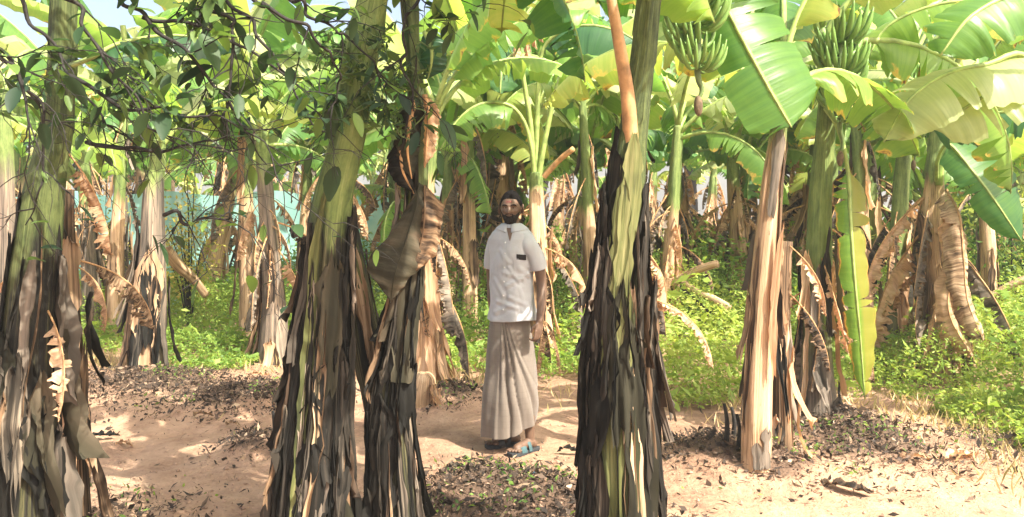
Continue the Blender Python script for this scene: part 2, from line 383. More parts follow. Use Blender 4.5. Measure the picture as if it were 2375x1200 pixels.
# ------------------------------------------------------------------ banana parts
def leaf_blade(pts, W, up, seed, fold=0.25, curl=0.3, tears=6, crumple=0.0, n=30, m=4, sag=0.1, mat=None, name='leaf', side_scale=(1, 1), tip=0.55, gap=0.02, prof=None):
    rnd = random.Random(seed); mid = cr(pts, n); mb = MB()
    up = V(up)
    so = rnd.uniform(0, 50)
    L = sum((mid[i + 1] - mid[i]).length for i in range(n))
    for s in (-1, 1):
        cuts = sorted(set([0, n] + [rnd.randint(2, n - 2) for _ in range(tears)]))
        for k in range(len(cuts) - 1):
            i0, i1 = cuts[k], cuts[k + 1]
            dro = rnd.uniform(-0.12, 0.35) if tears else 0
            if tears > 12: dro = rnd.uniform(-0.2, 0.9)
            cut_len = rnd.uniform(0.88, 1.05) if tears else 1
            c0 = (i0 + i1) / 2
            rows = []; uvr = []
            for i in range(i0, i1 + 1):
                u = i / n
                T = (mid[min(i + 1, n)] - mid[max(i - 1, 0)]).normalized()
                S = T.cross(up); S = S.normalized() if S.length > 1e-5 else V((1, 0, 0))
                Nn = S.cross(T).normalized()
                wd = W * 0.5 * side_scale[0 if s < 0 else 1] * (min(1, u / 0.09 + 0.12) ** 0.6) * (max(0.0, 1 - ((u - tip) / (1 - tip)) ** 2.4) ** 0.6 if u > tip else 1) * cut_len
                if prof: wd = W * 0.5 * float(np.interp(u, *prof[0 if s < 0 else 1]))
                if crumple: wd *= 1 + crumple * 1.5 * N3(u * 9, s * 3 + so, 2)
                wd = max(wd, 0.004)
                row = []; uvw = []
                for j in range(m + 1):
                    v = j / m
                    a_ = fold + dro * v * min(1, (i1 - i0) / 3.0) + curl * v
                    p = mid[i] + wd * v * (math.cos(a_) * S * s - math.sin(a_) * Nn)
                    p += T * ((c0 - i) * gap * v * v / max(1, (i1 - i0)) * 3)
                    p.z -= sag * wd * v * v
                    p += Nn * (0.018 * v * N3(u * 14, s * 2.0 + so, v) + 0.010 * v * math.sin(u * 60 + so))
                    if crumple:
                        q = V((u * L * 7 + so, v * 3 * s, so)); 
                        p += V((noise.noise(q), noise.noise(q + V((9, 0, 0))), noise.noise(q + V((0, 9, 0))))) * crumple * W * 0.5 * (0.3 + v)
                    row.append(p); uvw.append((u * L / 2.0, 0.5 + 0.5 * s * v))
                rows.append(row); uvr.append(uvw)
            if s > 0: rows = [r[::-1] for r in rows]; uvr = [r[::-1] for r in uvr]
            mb.grid(rows, uvr)
    return mb.mesh(name, mat or MAT['leaf'])

def arc_pts(e0, e1, L, k=10, bend=1.0, side=0.0):
    pts = [V((0, 0, 0))]; p = V((0, 0, 0))
    for i in range(k):
        f = (i + 0.5) / k; e = e0 + (e1 - e0) * f ** bend
        p = p + V((math.cos(e) * L / k, side * f * L / k, math.sin(e) * L / k)); pts.append(p.copy())
    return pts

def make_leaf_pool(cnt, seed, mats, e0r, e1r, Lr, Wr, tearr, **kw):
    pool = []
    for i in range(cnt):
        r = random.Random(seed * 100 + i)
        e0 = R(r.uniform(*e0r)); e1 = R(r.uniform(*e1r)); L = r.uniform(*Lr); W = r.uniform(*Wr)
        pet = 0.2
        allp = arc_pts(e0, e1, L, 12, r.uniform(0.9, 1.4), r.uniform(-0.2, 0.2))
        samples = cr(allp, 36); k0 = int(36 * pet)
        mat = mats[i % len(mats)]
        bl = leaf_blade(samples[k0::3] + ([samples[-1]] if (36 - k0) % 3 else []), W, (0, 0, 1) if e1 > R(-80) else (0.5, 0, 1), seed * 7 + i,
                        fold=r.uniform(*kw.get('fold', (0.05, 0.35))), curl=r.uniform(0.1, 0.5), tears=r.randint(*tearr), mat=mat, sag=kw.get('sag', 0.12), crumple=kw.get('crumple', 0), n=kw.get('n', 28), m=kw.get('m', 3))
        mb = MB(); off = V((0, 0, -0.004))
        mb.tube([q + off for q in samples[::3]], [kw.get('pr', 0.028) * (1 - 0.86 * j / 12) for j in range(13)], 6)
        pool.append((bl, mb.mesh('petiole', kw.get('pmat', MAT['petiole']))))
    return pool
POOL_UP = make_leaf_pool(10, 3, [MAT['leaf'], MAT['leaf_pale'], MAT['leaf'], MAT['leaf_yellow']], (68, 84), (-30, 25), (1.7, 2.3), (0.42, 0.60), (3, 9))
POOL_OUT = make_leaf_pool(12, 5, [MAT['leaf'], MAT['leaf_yellow'], MAT['leaf'], MAT['leaf_pale'], MAT['leaf']], (45, 68), (-78, -25), (1.6, 2.2), (0.42, 0.58), (5, 14))
POOL_DOWN = make_leaf_pool(6, 8, [MAT['leaf_yellow'], MAT['leaf']], (15, 45), (-92, -84), (1.3, 1.9), (0.36, 0.5), (10, 18), fold=(0.5, 1.0))
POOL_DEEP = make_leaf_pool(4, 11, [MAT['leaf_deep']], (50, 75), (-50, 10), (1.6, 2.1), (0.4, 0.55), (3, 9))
POOL_DRY = make_leaf_pool(16, 13, [MAT['dry'], MAT['dry_brown'], MAT['dry'], MAT['dry_grey']], (-82, -5), (-100, -86), (0.7, 1.4), (0.14, 0.32), (8, 13), fold=(0.8, 1.35), crumple=0.32, pmat=MAT['petiole_dry'], n=34, m=4, sag=0.0, pr=0.011)

def place_leaf(root, pair, loc, az, scale=1.0, tilt=0.0, roll=0.0, name='leaf'):
    bl, pe = pair
    o = obj(name, bl, root); o.location = loc; o.rotation_euler = (roll, tilt, az); o.scale = (scale,) * 3
    obj('petiole', pe, o)
    return o

class Trunk:
    def __init__(s, pts, rad):
        s.n = 60; s.c = cr(pts, s.n)
        rp = cr([V((r, 0, 0)) for r in rad], s.n); s.r = [q.x for q in rp]
        s.L = sum((s.c[i + 1] - s.c[i]).length for i in range(s.n))
    def at(s, t):
        t = min(max(t, 0), 1) * s.n; k = min(int(t), s.n - 1); f = t - k
        c = s.c[k].lerp(s.c[k + 1], f); r = s.r[k] * (1 - f) + s.r[k + 1] * f
        T = (s.c[k + 1] - s.c[k]).normalized()
        B = (V((0, 1, 0)) - T * T.y).normalized(); A = T.cross(B)
        return c, r, B, A
    def pt(s, t, a, off=0.0):
        c, r, B, A = s.at(t)
        return c + (B * math.cos(a) + A * math.sin(a)) * (r + off)
    def t_of_z(s, z):
        for i in range(s.n):
            if s.c[i + 1].z >= z: return (i + (z - s.c[i].z) / max(1e-6, s.c[i + 1].z - s.c[i].z)) / s.n
        return 1.0

def trunk_mesh(tr, seed, seg=36, step=0.035, sheaths=3, depth=0.016, rough=0.006, mat=None, name='trunk'):
    so = seed * 3.7; n = max(8, int(tr.L / step)); mb = MB(); rows = []; uvr = []
    for i in range(n + 1):
        t = i / n; row = []; uvw = []; z = t * tr.L
        for k in range(seg):
            a_ = 2 * PI * k / seg
            fr = (sheaths * a_ / (2 * PI) + so + 0.35 * N3(z * 1.1, so, 0) + z * 0.35) % 1.0
            off = depth * (1 - fr) ** 2 * (0.7 + 0.6 * N3(z * 1.5, so, 4)) - depth * 0.4
            ca, sa = math.cos(a_), math.sin(a_)
            off += rough * 1.6 * N3(ca * 4 + so, sa * 4, z * 1.3) + rough * N3(ca * 11 + so, sa * 11, z * 2.2)
            row.append(tr.pt(t, a_, off)); uvw.append((a_ / (2 * PI) * 0.9, z))
        # close seam with a duplicate column for clean UVs
        row.append(row[0].copy()); uvw.append((0.9, z))
        rows.append(row); uvr.append(uvw)
    mb.grid(rows, uvr)
    b = len(mb.v) - (seg + 1); mb.f.append(tuple(b + k for k in range(seg)))
    return mb.mesh(name, mat)

def sheath_mesh(tr, t0, t1, a0, wid, seed, off=0.012, flare_b=0.08, flare_t=0.0, curl=0.03, crump=0.02, mat=None, cols=9, name='dry_sheath', taper=0.5):
    L = abs(t1 - t0) * tr.L; n = max(6, int(L / 0.035)); so = seed * 1.37; rows = []; uvr = []
    ll = 0.0
    for i in range(n + 1):
        f = i / n; t = t1 + (t0 - t1) * f         # from top to bottom
        c, r, B, A = tr.at(t)
        w_ = wid * (1 - taper * f * f) * (0.85 + 0.6 * N3(f * L * 4, so, 1) + 0.5 * N3(f * L * 13, so, 7)) * min(1, 0.25 + f * 4)
        ac = a0 + 0.25 * N3(f * L * 2, so, 5)
        row = []; uvw = []
        for j in range(cols):
            v = j / (cols - 1) * 2 - 1
            o_ = off + flare_b * f ** 3 + flare_t * (1 - f) ** 5 + curl * v * v * (0.5 + f) * (1 + N3(f * L * 5, so, v)) + crump * N3(f * L * 6, v * 1.5 + so, 8) * (0.4 + f) + 0.4 * crump * N3(f * L * 16, v * 5 + so, 3) + 0.3 * crump * math.sin(v * 7 + so + 2 * N3(f * L * 3, so, 0))
            jag = 0.11 * N3(v * 4, so, 2 + i) * (1 if i in (0, n) else 0)
            p = tr.pt(t, ac + v * w_ / max(0.05, r + o_), max(0.003, o_)) + V((0, 0, jag))
            if t < 0.02: p.z = max(p.z, tr.c[0].z + 0.02)
            row.append(p); uvw.append((v * w_ * 0.5 + so, f * L))
        rows.append(row); uvr.append(uvw)
    mb = MB(); mb.grid(rows, uvr); return mb.mesh(name, mat)

def dress(root, tr, seed, n, mats, zr=(0.1, 1.6), wid=(0.03, 0.08), length=(0.3, 0.9), flare=(0.0, 0.12), arc=None, name='dry_sheath', off=(0.006, 0.03), crump=0.02, curl=0.03):
    rnd = random.Random(seed)
    for i in range(n):
        top = rnd.uniform(*zr); ln = rnd.uniform(*length)
        t1 = tr.t_of_z(tr.c[0].z + top); t0 = max(0.005, t1 - ln / tr.L)
        if t1 - t0 < 0.05: continue
        a0 = rnd.uniform(0, 2 * PI) if arc is None else rnd.uniform(*arc)
        m = sheath_mesh(tr, t0, t1, a0, rnd.uniform(*wid), seed * 50 + i, rnd.uniform(*off), rnd.uniform(*flare), rnd.uniform(0, curl * 1.3), rnd.uniform(0.0, curl), crump, mats[i % len(mats)], name=name)
        obj(name, m, root)

def crown(root, top, seed, n=8, scale=1.0, az0=None, azr=2 * PI, updeep=0):
    rnd = random.Random(seed)
    for i in range(n):
        az = (az0 if az0 is not None else rnd.uniform(0, 6.28)) + i * azr * 0.382 % max(azr, 1e-3) + rnd.uniform(-0.25, 0.25)
        pool = POOL_UP if i < n * 0.4 else POOL_OUT if i < n * 0.85 else POOL_DOWN
        if updeep and rnd.random() < updeep: pool = POOL_DEEP
        z = -0.03 * (i / n) * 6
        place_leaf(root, rnd.choice(pool), V(top) + V((0, 0, z)), az, scale * rnd.uniform(0.85, 1.1), rnd.uniform(-0.1, 0.1), rnd.uniform(-0.12, 0.12))

def dry_skirt(root, tr, seed, n, zr, scale=(0.6, 1.1), pool=None, azs=None):
    rnd = random.Random(seed)
    for i in range(n):
        z = rnd.uniform(*zr); t = tr.t_of_z(tr.c[0].z + z); c, r, B, A = tr.at(t)
        az = rnd.uniform(0, 6.28) if azs is None else rnd.uniform(*azs)
        place_leaf(root, rnd.choice(pool or POOL_DRY), c + V((math.cos(az), math.sin(az), 0)) * r * 0.8, az, rnd.uniform(*scale), 0, rnd.uniform(-0.2, 0.2), name='dry_leaf')

# prototypes for rows behind -------------------------------------------------
def proto_plant(seed, H, r, mat, nleaf, ndry, scale=1.0, dmats=None, dzr=None):
    rnd = random.Random(seed)
    root = thing('banana_plant', None, 'banana plant')
    lx, ly = rnd.uniform(-0.15, 0.15), rnd.uniform(-0.1, 0.1)
    tr = Trunk([V((0, 0, -0.05)), V((lx * .2, ly * .2, H * .35)), V((lx * .6, ly * .6, H * .7)), V((lx, ly, H))], [r * 1.15, r, r * .8, r * .5])
    obj('trunk', trunk_mesh(tr, seed, 16, 0.08, mat=mat), root)
    dress(root, tr, seed, 6, dmats or [MAT['dry'], MAT['dry_grey'], MAT['dry_brown']], (0.4, H * 0.85), (0.04, 0.09), (0.4, 1.0), (0.02, 0.15))
    dry_skirt(root, tr, seed + 1, ndry, dzr or (H * 0.45, H * 0.92), (0.55, 0.95))
    crown(root, (lx, ly, H - 0.02), seed + 2, nleaf, scale)
    return root

def base_at(px, d, z=0.0):
    x = (px - CX) / F * d
    return V((x, d, gh(x, d) + z))

def pix_plant(label, path, d, mat, seed, top_z, group=None, dmats=None, seg=36, sheaths=3, n_sheath=20, sh_zr=(0.1, 1.6), flare=(0, 0.12), wid=(0.03, 0.08), lng=(0.3, 0.9), depth=0.016, cat='banana plant', shn='dry_sheath', dlean=0.0, hug=False):
    """path: (px, py, width px) from the ground up at distance d; the stem goes on to top_z above the frame"""
    pts = []; rad = []
    pb = P(path[0][0], path[0][1], d); pb.z = gh(pb.x, d) - 0.04
    for i, (x, y, wpx) in enumerate(path):
        p = P(x, y, d)
        if i == 0: p.z = pb.z
        p.y += dlean * (p.z)
        pts.append(p - V((pb.x, d, pb.z))); rad.append(wpx / F * d / 2)
    if top_z is not None:
        v = (pts[-1] - pts[-2]).normalized(); last = pts[-1]
        k = top_z - (last.z + pb.z)
        if k > 0.15: pts.append(last + v * (k / max(v.z, .3))); rad.append(rad[-1] * 0.75)
    root = thing('banana_plant', label, cat, pb, 0, group)
    tr = Trunk(pts, rad)
    obj('trunk', trunk_mesh(tr, seed, seg, mat=mat, sheaths=sheaths, depth=depth), root)
    if n_sheath: dress(root, tr, seed, n_sheath, dmats or [MAT['dry_dark'], MAT['dry_brown'], MAT['dry_grey']], sh_zr, wid, lng, flare, name=shn, off=(0.002, 0.010) if hug else (0.006, 0.03), crump=0.010 if hug else 0.02, curl=0.008 if hug else 0.03)
    return root, tr, pb

def custom_leaf(root, pix, W, up, seed, mat, name='leaf', petiole=None, pmat=None, prad=0.012, **kw):
    """pix: (px,py,d) along the midrib"""
    o0 = V(root.location) if root else V((0, 0, 0))
    pts = [P(*q) - o0 for q in pix]
    o = obj(name, leaf_blade(pts, W, up, seed, mat=mat, **kw), root)
    mb = MB()
    full = ([P(*q) - o0 for q in petiole] if petiole else []) + pts
    s = cr(full, 24); mb.tube([q for q in s], [prad * (1 - 0.8 * i / 24) for i in range(25)], 7)
    obj('petiole', mb.mesh('petiole', pmat or MAT['petiole']), o)
    return o

def bunch(root, p0, p1, nh, seed, flen=0.16, spread=0.5, fr=0.016, tail=0.3, scale_end=0.6, per=11):
    """bunch with its stalk from p0 (top) to p1 in root space; the fingers turn upward"""
    rnd = random.Random(seed); p0 = V(p0); p1 = V(p1); ax = (p1 - p0)
    st = MB(); q = [p0, p0.lerp(p1, 0.5) + V((0.01, 0, 0)), p1, p1 + ax.normalized() * tail * 0.6 + V((0.02, 0, 0)), p1 + ax.normalized() * tail]
    st.tube(cr(q, 14), [0.026 - 0.0012 * i for i in range(15)], 8)
    b = obj('banana_bunch', st.mesh('banana_bunch', MAT['stalk']), root)
    fl = MB(); e = q[-1]; fl.ell(e + V((0, 0, -0.03)), 0.024, 0.024, 0.055, nu=10, nv=8)
    obj('flower_bud', fl.mesh('flower_bud', MAT['flower']), b)
    for h in range(nh):
        f = (h + 0.3) / nh; c = p0.lerp(p1, f); s = 1 - (1 - scale_end) * f
        mb = MB(); a0 = h * 2.3 + rnd.random(); nf = per
        for k in range(nf):
            for row in (0, 1):
                if row and k == nf - 1: continue
                az = a0 + (k + 0.5 * row - nf / 2) * (4.4 / nf) + rnd.uniform(-.06, .06)
                dr = V((math.cos(az), math.sin(az), 0)); L = flen * s * rnd.uniform(0.88, 1.08)
                z0 = -0.02 - 0.03 * row
                pts = [c + dr * 0.015 + V((0, 0, z0)), c + dr * (0.05 + L * 0.2) + V((0, 0, z0 - 0.01)), c + dr * (0.05 + L * (0.5 * spread + .22)) + V((0, 0, z0 + L * 0.22)), c + dr * (0.05 + L * (0.7 * spread + .28)) + V((0, 0, z0 + L * 0.62)), c + dr * (0.05 + L * (0.85 * spread + .28)) + V((0, 0, z0 + L * 0.98))]
                sm = cr(pts, 9); rr = [fr * s * x for x in (0.45, 0.55, 0.8, 1, 1.05, 1.05, 0.98, 0.8, 0.45, 0.22)]
                mb.tube(sm, rr, 6)
        obj('banana_hand', mb.mesh('banana_hand', MAT['banana']), b)
    return b

# ------------------------------------------------------------------ front plants
D_ = MAT
DM = [MAT['dry_dark'], MAT['dry_dark'], MAT['dry_olive'], MAT['dry_dark'], MAT['dry_grey'], MAT['dry_dark'], MAT['dry_dark'], MAT['dry_brown']]
# A: dark stem on the left edge
A, trA, pA = pix_plant('thick banana plant at the left edge, its dark stem wrapped in hanging grey sheaths', [(52, 1342, 200), (56, 1150, 165), (62, 950, 135), (75, 750, 115), (92, 550, 98), (112, 400, 82), (132, 300, 72), (142, 150, 62), (148, 0, 58)], 3.4, D_['tr_dark'], 1, 3.1, n_sheath=30, sh_zr=(0.15, 1.75), wid=(0.012, 0.05), lng=(0.3, 1.0), flare=(0.0, 0.015), dmats=DM, hug=True)
crown(A, trA.c[-1], 101, 8, 1.05)
for i, (t, a0, wd, t2, fl) in enumerate([(0.16, -1.6, 0.06, 0.33, 0.07), (0.02, -1.7, 0.07, 0.20, 0.09), (0.10, -2.2, 0.05, 0.28, 0.05), (0.24, -1.8, 0.05, 0.42, 0.06)]):
    obj('dry_sheath', sheath_mesh(trA, t, t2, a0, wd, 900 + i, 0.02, fl, 0.0, 0.05, 0.05, D_['dry_grey' if i % 2 else 'dry_olive']), A)
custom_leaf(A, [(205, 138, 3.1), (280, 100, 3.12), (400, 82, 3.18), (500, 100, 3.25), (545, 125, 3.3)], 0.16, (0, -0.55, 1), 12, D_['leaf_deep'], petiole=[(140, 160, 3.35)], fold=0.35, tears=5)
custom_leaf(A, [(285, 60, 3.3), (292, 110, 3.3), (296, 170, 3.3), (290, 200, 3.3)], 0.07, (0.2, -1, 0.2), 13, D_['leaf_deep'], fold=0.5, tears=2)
dry_skirt(A, trA, 31, 2, (1.2, 1.9), (0.4, 0.6), azs=(-0.6, 0.6))

# dry stem just right of A
A2, trA2, _ = pix_plant('thin dried banana stem with curling tan husks, right beside the thick left edge stem', [(178, 1215, 62), (172, 1000, 52), (168, 800, 40), (162, 600, 28), (160, 440, 20)], 4.02, D_['dry_brown'], 2, None, n_sheath=14, sh_zr=(0.2, 1.6), wid=(0.03, 0.07), lng=(0.3, 0.8), flare=(0.03, 0.16), dmats=[D_['dry'], D_['dry_brown'], D_['dry_dark']])
dry_skirt(A2, trA2, 33, 5, (1.1, 1.6), (0.35, 0.6))

# E: big leaning stem
E, trE, pE = pix_plant('big leaning banana plant left of the man, mossy green above and dark shredded sheaths below', [(722, 1319, 192), (728, 1150, 174), (740, 950, 148), (758, 700, 115), (772, 480, 92), (812, 300, 80), (842, 100, 76), (862, 0, 72)], 3.5, D_['tr_dark2'], 3, 3.1, n_sheath=34, sh_zr=(0.1, 1.45), wid=(0.008, 0.035), lng=(0.3, 1.2), flare=(0, 0.015), sheaths=5, depth=0.026, dmats=DM, hug=True)
crown(E, trE.c[-1], 103, 8, 1.05)
for i, (t0, t1, a0, wd, fl, m) in enumerate([(0.02, 0.36, 2.6, 0.03, 0.02, 'dry_dark'), (0.06, 0.36, 3.3, 0.026, 0.02, 'dry_brown'), (0.0, 0.2, 3.6, 0.03, 0.06, 'dry_grey'), (0.1, 0.52, 2.9, 0.03, 0.0, 'moss'), (0.0, 0.22, 3.0, 0.03, 0.05, 'dry_grey'), (0.1, 0.45, 2.2, 0.05, 0.0, 'dry_dark'), (0.05, 0.5, 4.4, 0.05, 0.02, 'dry_dark'), (0.0, 0.3, 4.0, 0.05, 0.04, 'dry_dark')]):
    obj('dry_sheath', sheath_mesh(trE, t0, t1, a0, wd, 930 + i, 0.01, fl, 0.0, 0.015, 0.012, D_[m]), E)

# leaning stem between the twins
S1, trS1, _ = pix_plant('short brown mossy banana stem leaning left between two dark front stems', [(935, 1266, 90), (893, 1000, 80), (855, 830, 70), (828, 680, 60), (808, 540, 48), (795, 440, 40)], 3.78, D_['tr_dark'], 4, None, n_sheath=10, sh_zr=(0.3, 1.5), wid=(0.02, 0.05), lng=(0.3, 0.8), flare=(0, .02), dmats=[D_['moss'], D_['dry_brown'], D_['dry_grey']], hug=True)

# E2: the dead one
E2, trE2, pE2 = pix_plant('dead banana stem with big folded brown leaves hanging, right of the mossy leaning one', [(935, 1297, 145), (922, 1150, 112), (912, 950, 86), (930, 780, 66), (954, 600, 50), (966, 430, 46), (964, 250, 40), (955, 100, 34), (948, 0, 32)], 3.58, D_['tr_dark'], 5, 2.9, n_sheath=28, sh_zr=(0.15, 1.8), wid=(0.008, 0.03), lng=(0.3, 1.2), flare=(0, 0.02), sheaths=4, depth=0.022, dmats=DM, hug=True)
crown(E2, trE2.c[-1], 105, 6, 0.95)
custom_leaf(E2, [(972, 425, 3.50), (965, 480, 3.45), (940, 560, 3.42), (915, 640, 3.40), (905, 705, 3.42)], 0.30, (0.25, -1, 0.1), 21, D_['dry_olive'], name='dry_leaf', pmat=D_['dry_olive'], fold=0.25, curl=0.35, crumple=0.07, tears=0, m=7, prad=0.006, n=44, prof=(([0, .3, .55, .85, 1], [.30, .45, .85, .55, .02]), ([0, .3, .70, .78, 1], [.10, .40, 1.0, .95, .05])))
custom_leaf(E2, [(985, 430, 3.5), (985, 500, 3.46), (975, 570, 3.46), (950, 640, 3.46)], 0.17, (-0.2, -1, 0.1), 22, D_['dry_brown'], name='dry_leaf', prad=0.005, pmat=D_['dry_brown'], fold=0.4, curl=0.4, crumple=0.12, tears=0, m=6)
custom_leaf(E2, [(965, 225, 3.5), (950, 290, 3.48), (945, 350, 3.46), (955, 415, 3.46)], 0.14, (0.2, -1, 0.1), 23, D_['dry_olive'], name='dry_leaf', pmat=D_['petiole_dry'], fold=0.4, curl=0.3, crumple=0.16, tears=0, m=6)
custom_leaf(E2, [(930, 330, 3.5), (930, 360, 3.48), (935, 400, 3.46), (960, 450, 3.47)], 0.12, (0.4, -1, 0.1), 24, D_['dry_dark'], name='dry_leaf', pmat=D_['petiole_dry'], fold=0.3, curl=0.3, crumple=0.14, tears=0, m=6)
custom_leaf(E2, [(985, 220, 3.5), (993, 270, 3.5), (990, 330, 3.5), (985, 390, 3.5)], 0.10, (-0.4, -1, 0.1), 25, D_['dry'], name='dry_leaf', pmat=D_['petiole_dry'], fold=0.5, curl=0.3, crumple=0.14, tears=0, m=6)
custom_leaf(E2, [(985, 75, 3.45), (1000, 110, 3.42), (1000, 150, 3.42), (992, 185, 3.44)], 0.13, (-0.1, -1, 0.1), 26, D_['leaf_deep'], fold=0.1, tears=0)

# H: forked stem
H, trH, pH = pix_plant('tall front banana plant right of the man, stem forking above its black hanging sheaths', [(1442, 1367, 182), (1440, 1200, 160), (1437, 900, 130), (1440, 700, 118), (1452, 500, 92), (1463, 360, 78), (1476, 250, 68), (1492, 140, 62), (1506, 0, 54)], 3.3, D_['tr_dark'], 6, 3.0, n_sheath=9, sh_zr=(0.05, 1.72), wid=(0.010, 0.035), lng=(0.4, 1.3), flare=(0, 0.012), sheaths=4, depth=0.024, dmats=DM, hug=True)
dress(H, trH, 66, 16, [D_['dry_dark']], (0.3, 1.72), (0.03, 0.06), (0.4, 1.0), (0.0, 0.02), arc=(1.2, 2.3), crump=.022, curl=.015)
dress(H, trH, 67, 12, [D_['dry_dark'], D_['dry_grey'], D_['dry_dark']], (0.2, 1.5), (0.02, 0.05), (0.3, 0.9), (0.0, 0.03), arc=(3.9, 4.9), crump=.022, curl=.015)
crown(H, trH.c[-1], 107, 8, 1.05)
custom_leaf(H, [(1408, -60, 3.2), (1395, -150, 3.1), (1370, -260, 2.9), (1320, -330, 2.6)], 0.4, (0, 0, 1), 31, D_['leaf_yellow'], petiole=[(1470, 460, 3.30), (1464, 330, 3.268), (1456, 220, 3.235), (1440, 120, 3.20), (1424, 30, 3.18)], pmat=D_['petiole_dry'], prad=0.037, fold=0.3, tears=8)
for i, (t0, t1, a0, wd) in enumerate([(0.0, 0.30, 2.95, 0.05), (0.05, 0.52, 2.75, 0.045), (0.25, 0.60, 3.1, 0.05), (0.0, 0.4, 3.6, 0.03)]):
    obj('green_sheath', sheath_mesh(trH, t0, t1, a0, wd, 990 + i, 0.012, 0.0, 0.0, 0.004, 0.006, D_['moss'], name='green_sheath', taper=.1), H)
for rt, t_, sd in ((A, trA, 71), (E, trE, 72), (E2, trE2, 73), (H, trH, 74)):
    dress(rt, t_, sd, 22, [D_['dry_dark'], D_['dry_grey'], D_['dry_dark'], D_['dry_brown'], D_['dry_dark']], (0.15, 1.6), (0.003, 0.008), (0.15, 0.7), (0.0, 0.06), arc=(1.5, 4.8), name='fibre_strand', off=(0.015, 0.03), crump=.03, curl=.004)
    dress(rt, t_, sd + 10, 6, [D_['dry_dark'], D_['dry_olive'], D_['dry_dark']], (0.5, 1.5), (0.07, 0.12), (0.3, 0.7), (0.0, 0.03), arc=(1.8, 4.6), off=(0.008, 0.016), crump=.028, curl=.012)
for i, (t0, t1, a0, wd, fl, m) in enumerate([(0.0, 0.36, 3.35, 0.035, 0.0, 'dry_brown'), (0.1, 0.30, 3.5, 0.03, 0.0, 'dry'), (0.0, 0.5, 4.1, 0.07, 0.07, 'dry_dark'), (0.12, 0.62, 1.9, 0.07, 0.02, 'dry_dark'), (0.0, 0.45, 2.1, 0.07, 0.03, 'dry_dark'), (0.0, 0.28, 4.3, 0.07, 0.05, 'dry_grey'), (0.2, 0.50, 4.5, 0.06, 0.08, 'dry_dark'), (0.0, 0.20, 4.0, 0.06, 0.10, 'dry')]):
    obj('dry_sheath', sheath_mesh(trH, t0, t1, a0, wd, 960 + i, 0.008, fl, 0.0, 0.010, 0.010, D_[m]), H)
dry_skirt(H, trH, 35, 3, (0.9, 1.4), (0.3, 0.45), azs=(-0.4, 0.4))

# L: bright tan stem
L_, trL, _ = pix_plant('slim banana plant with a smooth sunlit orange tan stem and grey patch near the ground', [(1752, 1130, 66), (1755, 950, 66), (1766, 700, 60), (1788, 450, 46), (1806, 300, 38), (1812, 200, 34)], 4.6, D_['tr_tan'], 7, 2.35, n_sheath=7, sh_zr=(0.9, 1.7), wid=(0.03, 0.05), lng=(0.2, 0.6), flare=(0.0, 0.06), dmats=[D_['dry_brown'], D_['dry_grey'], D_['dry']], sheaths=2, depth=0.008)
custom_leaf(L_, [(1640, -70, 4.45), (1685, 20, 4.35), (1742, 130, 4.28), (1800, 235, 4.25), (1836, 296, 4.25)], 0.66, (-0.15, -1, 0.35), 41, D_['leaf'], fold=0.12, curl=0.15, tears=3, side_scale=(1.1, 0.62), tip=0.86, m=5, sag=0.0, petiole=[(1700, -200, 4.6)], prad=0.02)
crown(L_, trL.c[-1], 109, 6, 0.9, az0=0.3, azr=2.6)
for i, (t0, t1, a0, wd, m) in enumerate([(0.0, 0.16, 3.5, 0.07, 'dry_grey'), (0.0, 0.11, 2.9, 0.05, 'dry_grey'), (0.15, 0.5, 2.2, 0.03, 'dry_brown'), (0.3, 0.75, 4.2, 0.03, 'dry_brown'), (0.55, 0.8, 3.0, 0.04, 'dry_grey')]):
    obj('dry_sheath', sheath_mesh(trL, t0, t1, a0, wd, 880 + i, 0.006, 0.004, 0.0, 0.004, 0.006, D_[m]), L_)
L2, trL2, _ = pix_plant('dark ragged stump of dry sheaths touching the right side of the orange tan stem', [(1815, 1095, 55), (1815, 980, 48), (1812, 850, 40), (1815, 700, 34), (1822, 560, 26)], 4.86, D_['dry_brown'], 8, None, n_sheath=16, sh_zr=(0.2, 1.3), wid=(0.02, 0.05), lng=(0.3, 0.8), flare=(0.02, 0.14), dmats=[D_['dry'], D_['dry_dark'], D_['dry_grey']])
dry_skirt(L2, trL2, 36, 5, (0.8, 1.4), (0.35, 0.6))

# M: plant with the bunch
M_, trM, pM = pix_plant('fruiting banana plant with dark green stem and one broken yellow edged leaf drooping beside it', [(1897, 1012, 96), (1893, 850, 74), (1895, 700, 62), (1900, 500, 52), (1912, 320, 42), (1915, 200, 36), (1902, 70, 32)], 5.7, D_['tr_green'], 9, 2.95, n_sheath=22, sh_zr=(0.1, 1.5), wid=(0.02, 0.06), lng=(0.3, 0.9), flare=(0.02, 0.12), dmats=[D_['dry_dark'], D_['dry'], D_['dry_grey']])
crown(M_, trM.c[-1], 111, 7, 1.0)
custom_leaf(M_, [(1967, 400, 5.5), (1972, 500, 5.45), (1982, 640, 5.4), (1995, 780, 5.4), (2006, 925, 5.42)], 0.31, (0.1, -1, 0.1), 51, D_['leaf_edged'], fold=0.1, curl=0.25, tears=7, side_scale=(1.2, 0.65), m=5, sag=0, petiole=[(1915, 250, 5.6), (1945, 300, 5.55)], prad=0.02, tip=0.4)
dry_skirt(M_, trM, 37, 9, (0.9, 1.6), (0.5, 0.9))
o = V(pM)
bunch(M_, P(1945, 70, 5.5) - o, P(1948, 290, 5.5) - o, 6, 1, 0.20, 0.7, 0.020, tail=0.2, per=8)
# big bunch hanging left of the bright leaf, from the tan-stem plant
o = V(L_.location)
bunch(L_, P(1610, -110, 4.2) - o, P(1618, 170, 4.2) - o, 6, 2, 0.19, 0.75, 0.018, tail=0.14, scale_end=0.6, per=8)

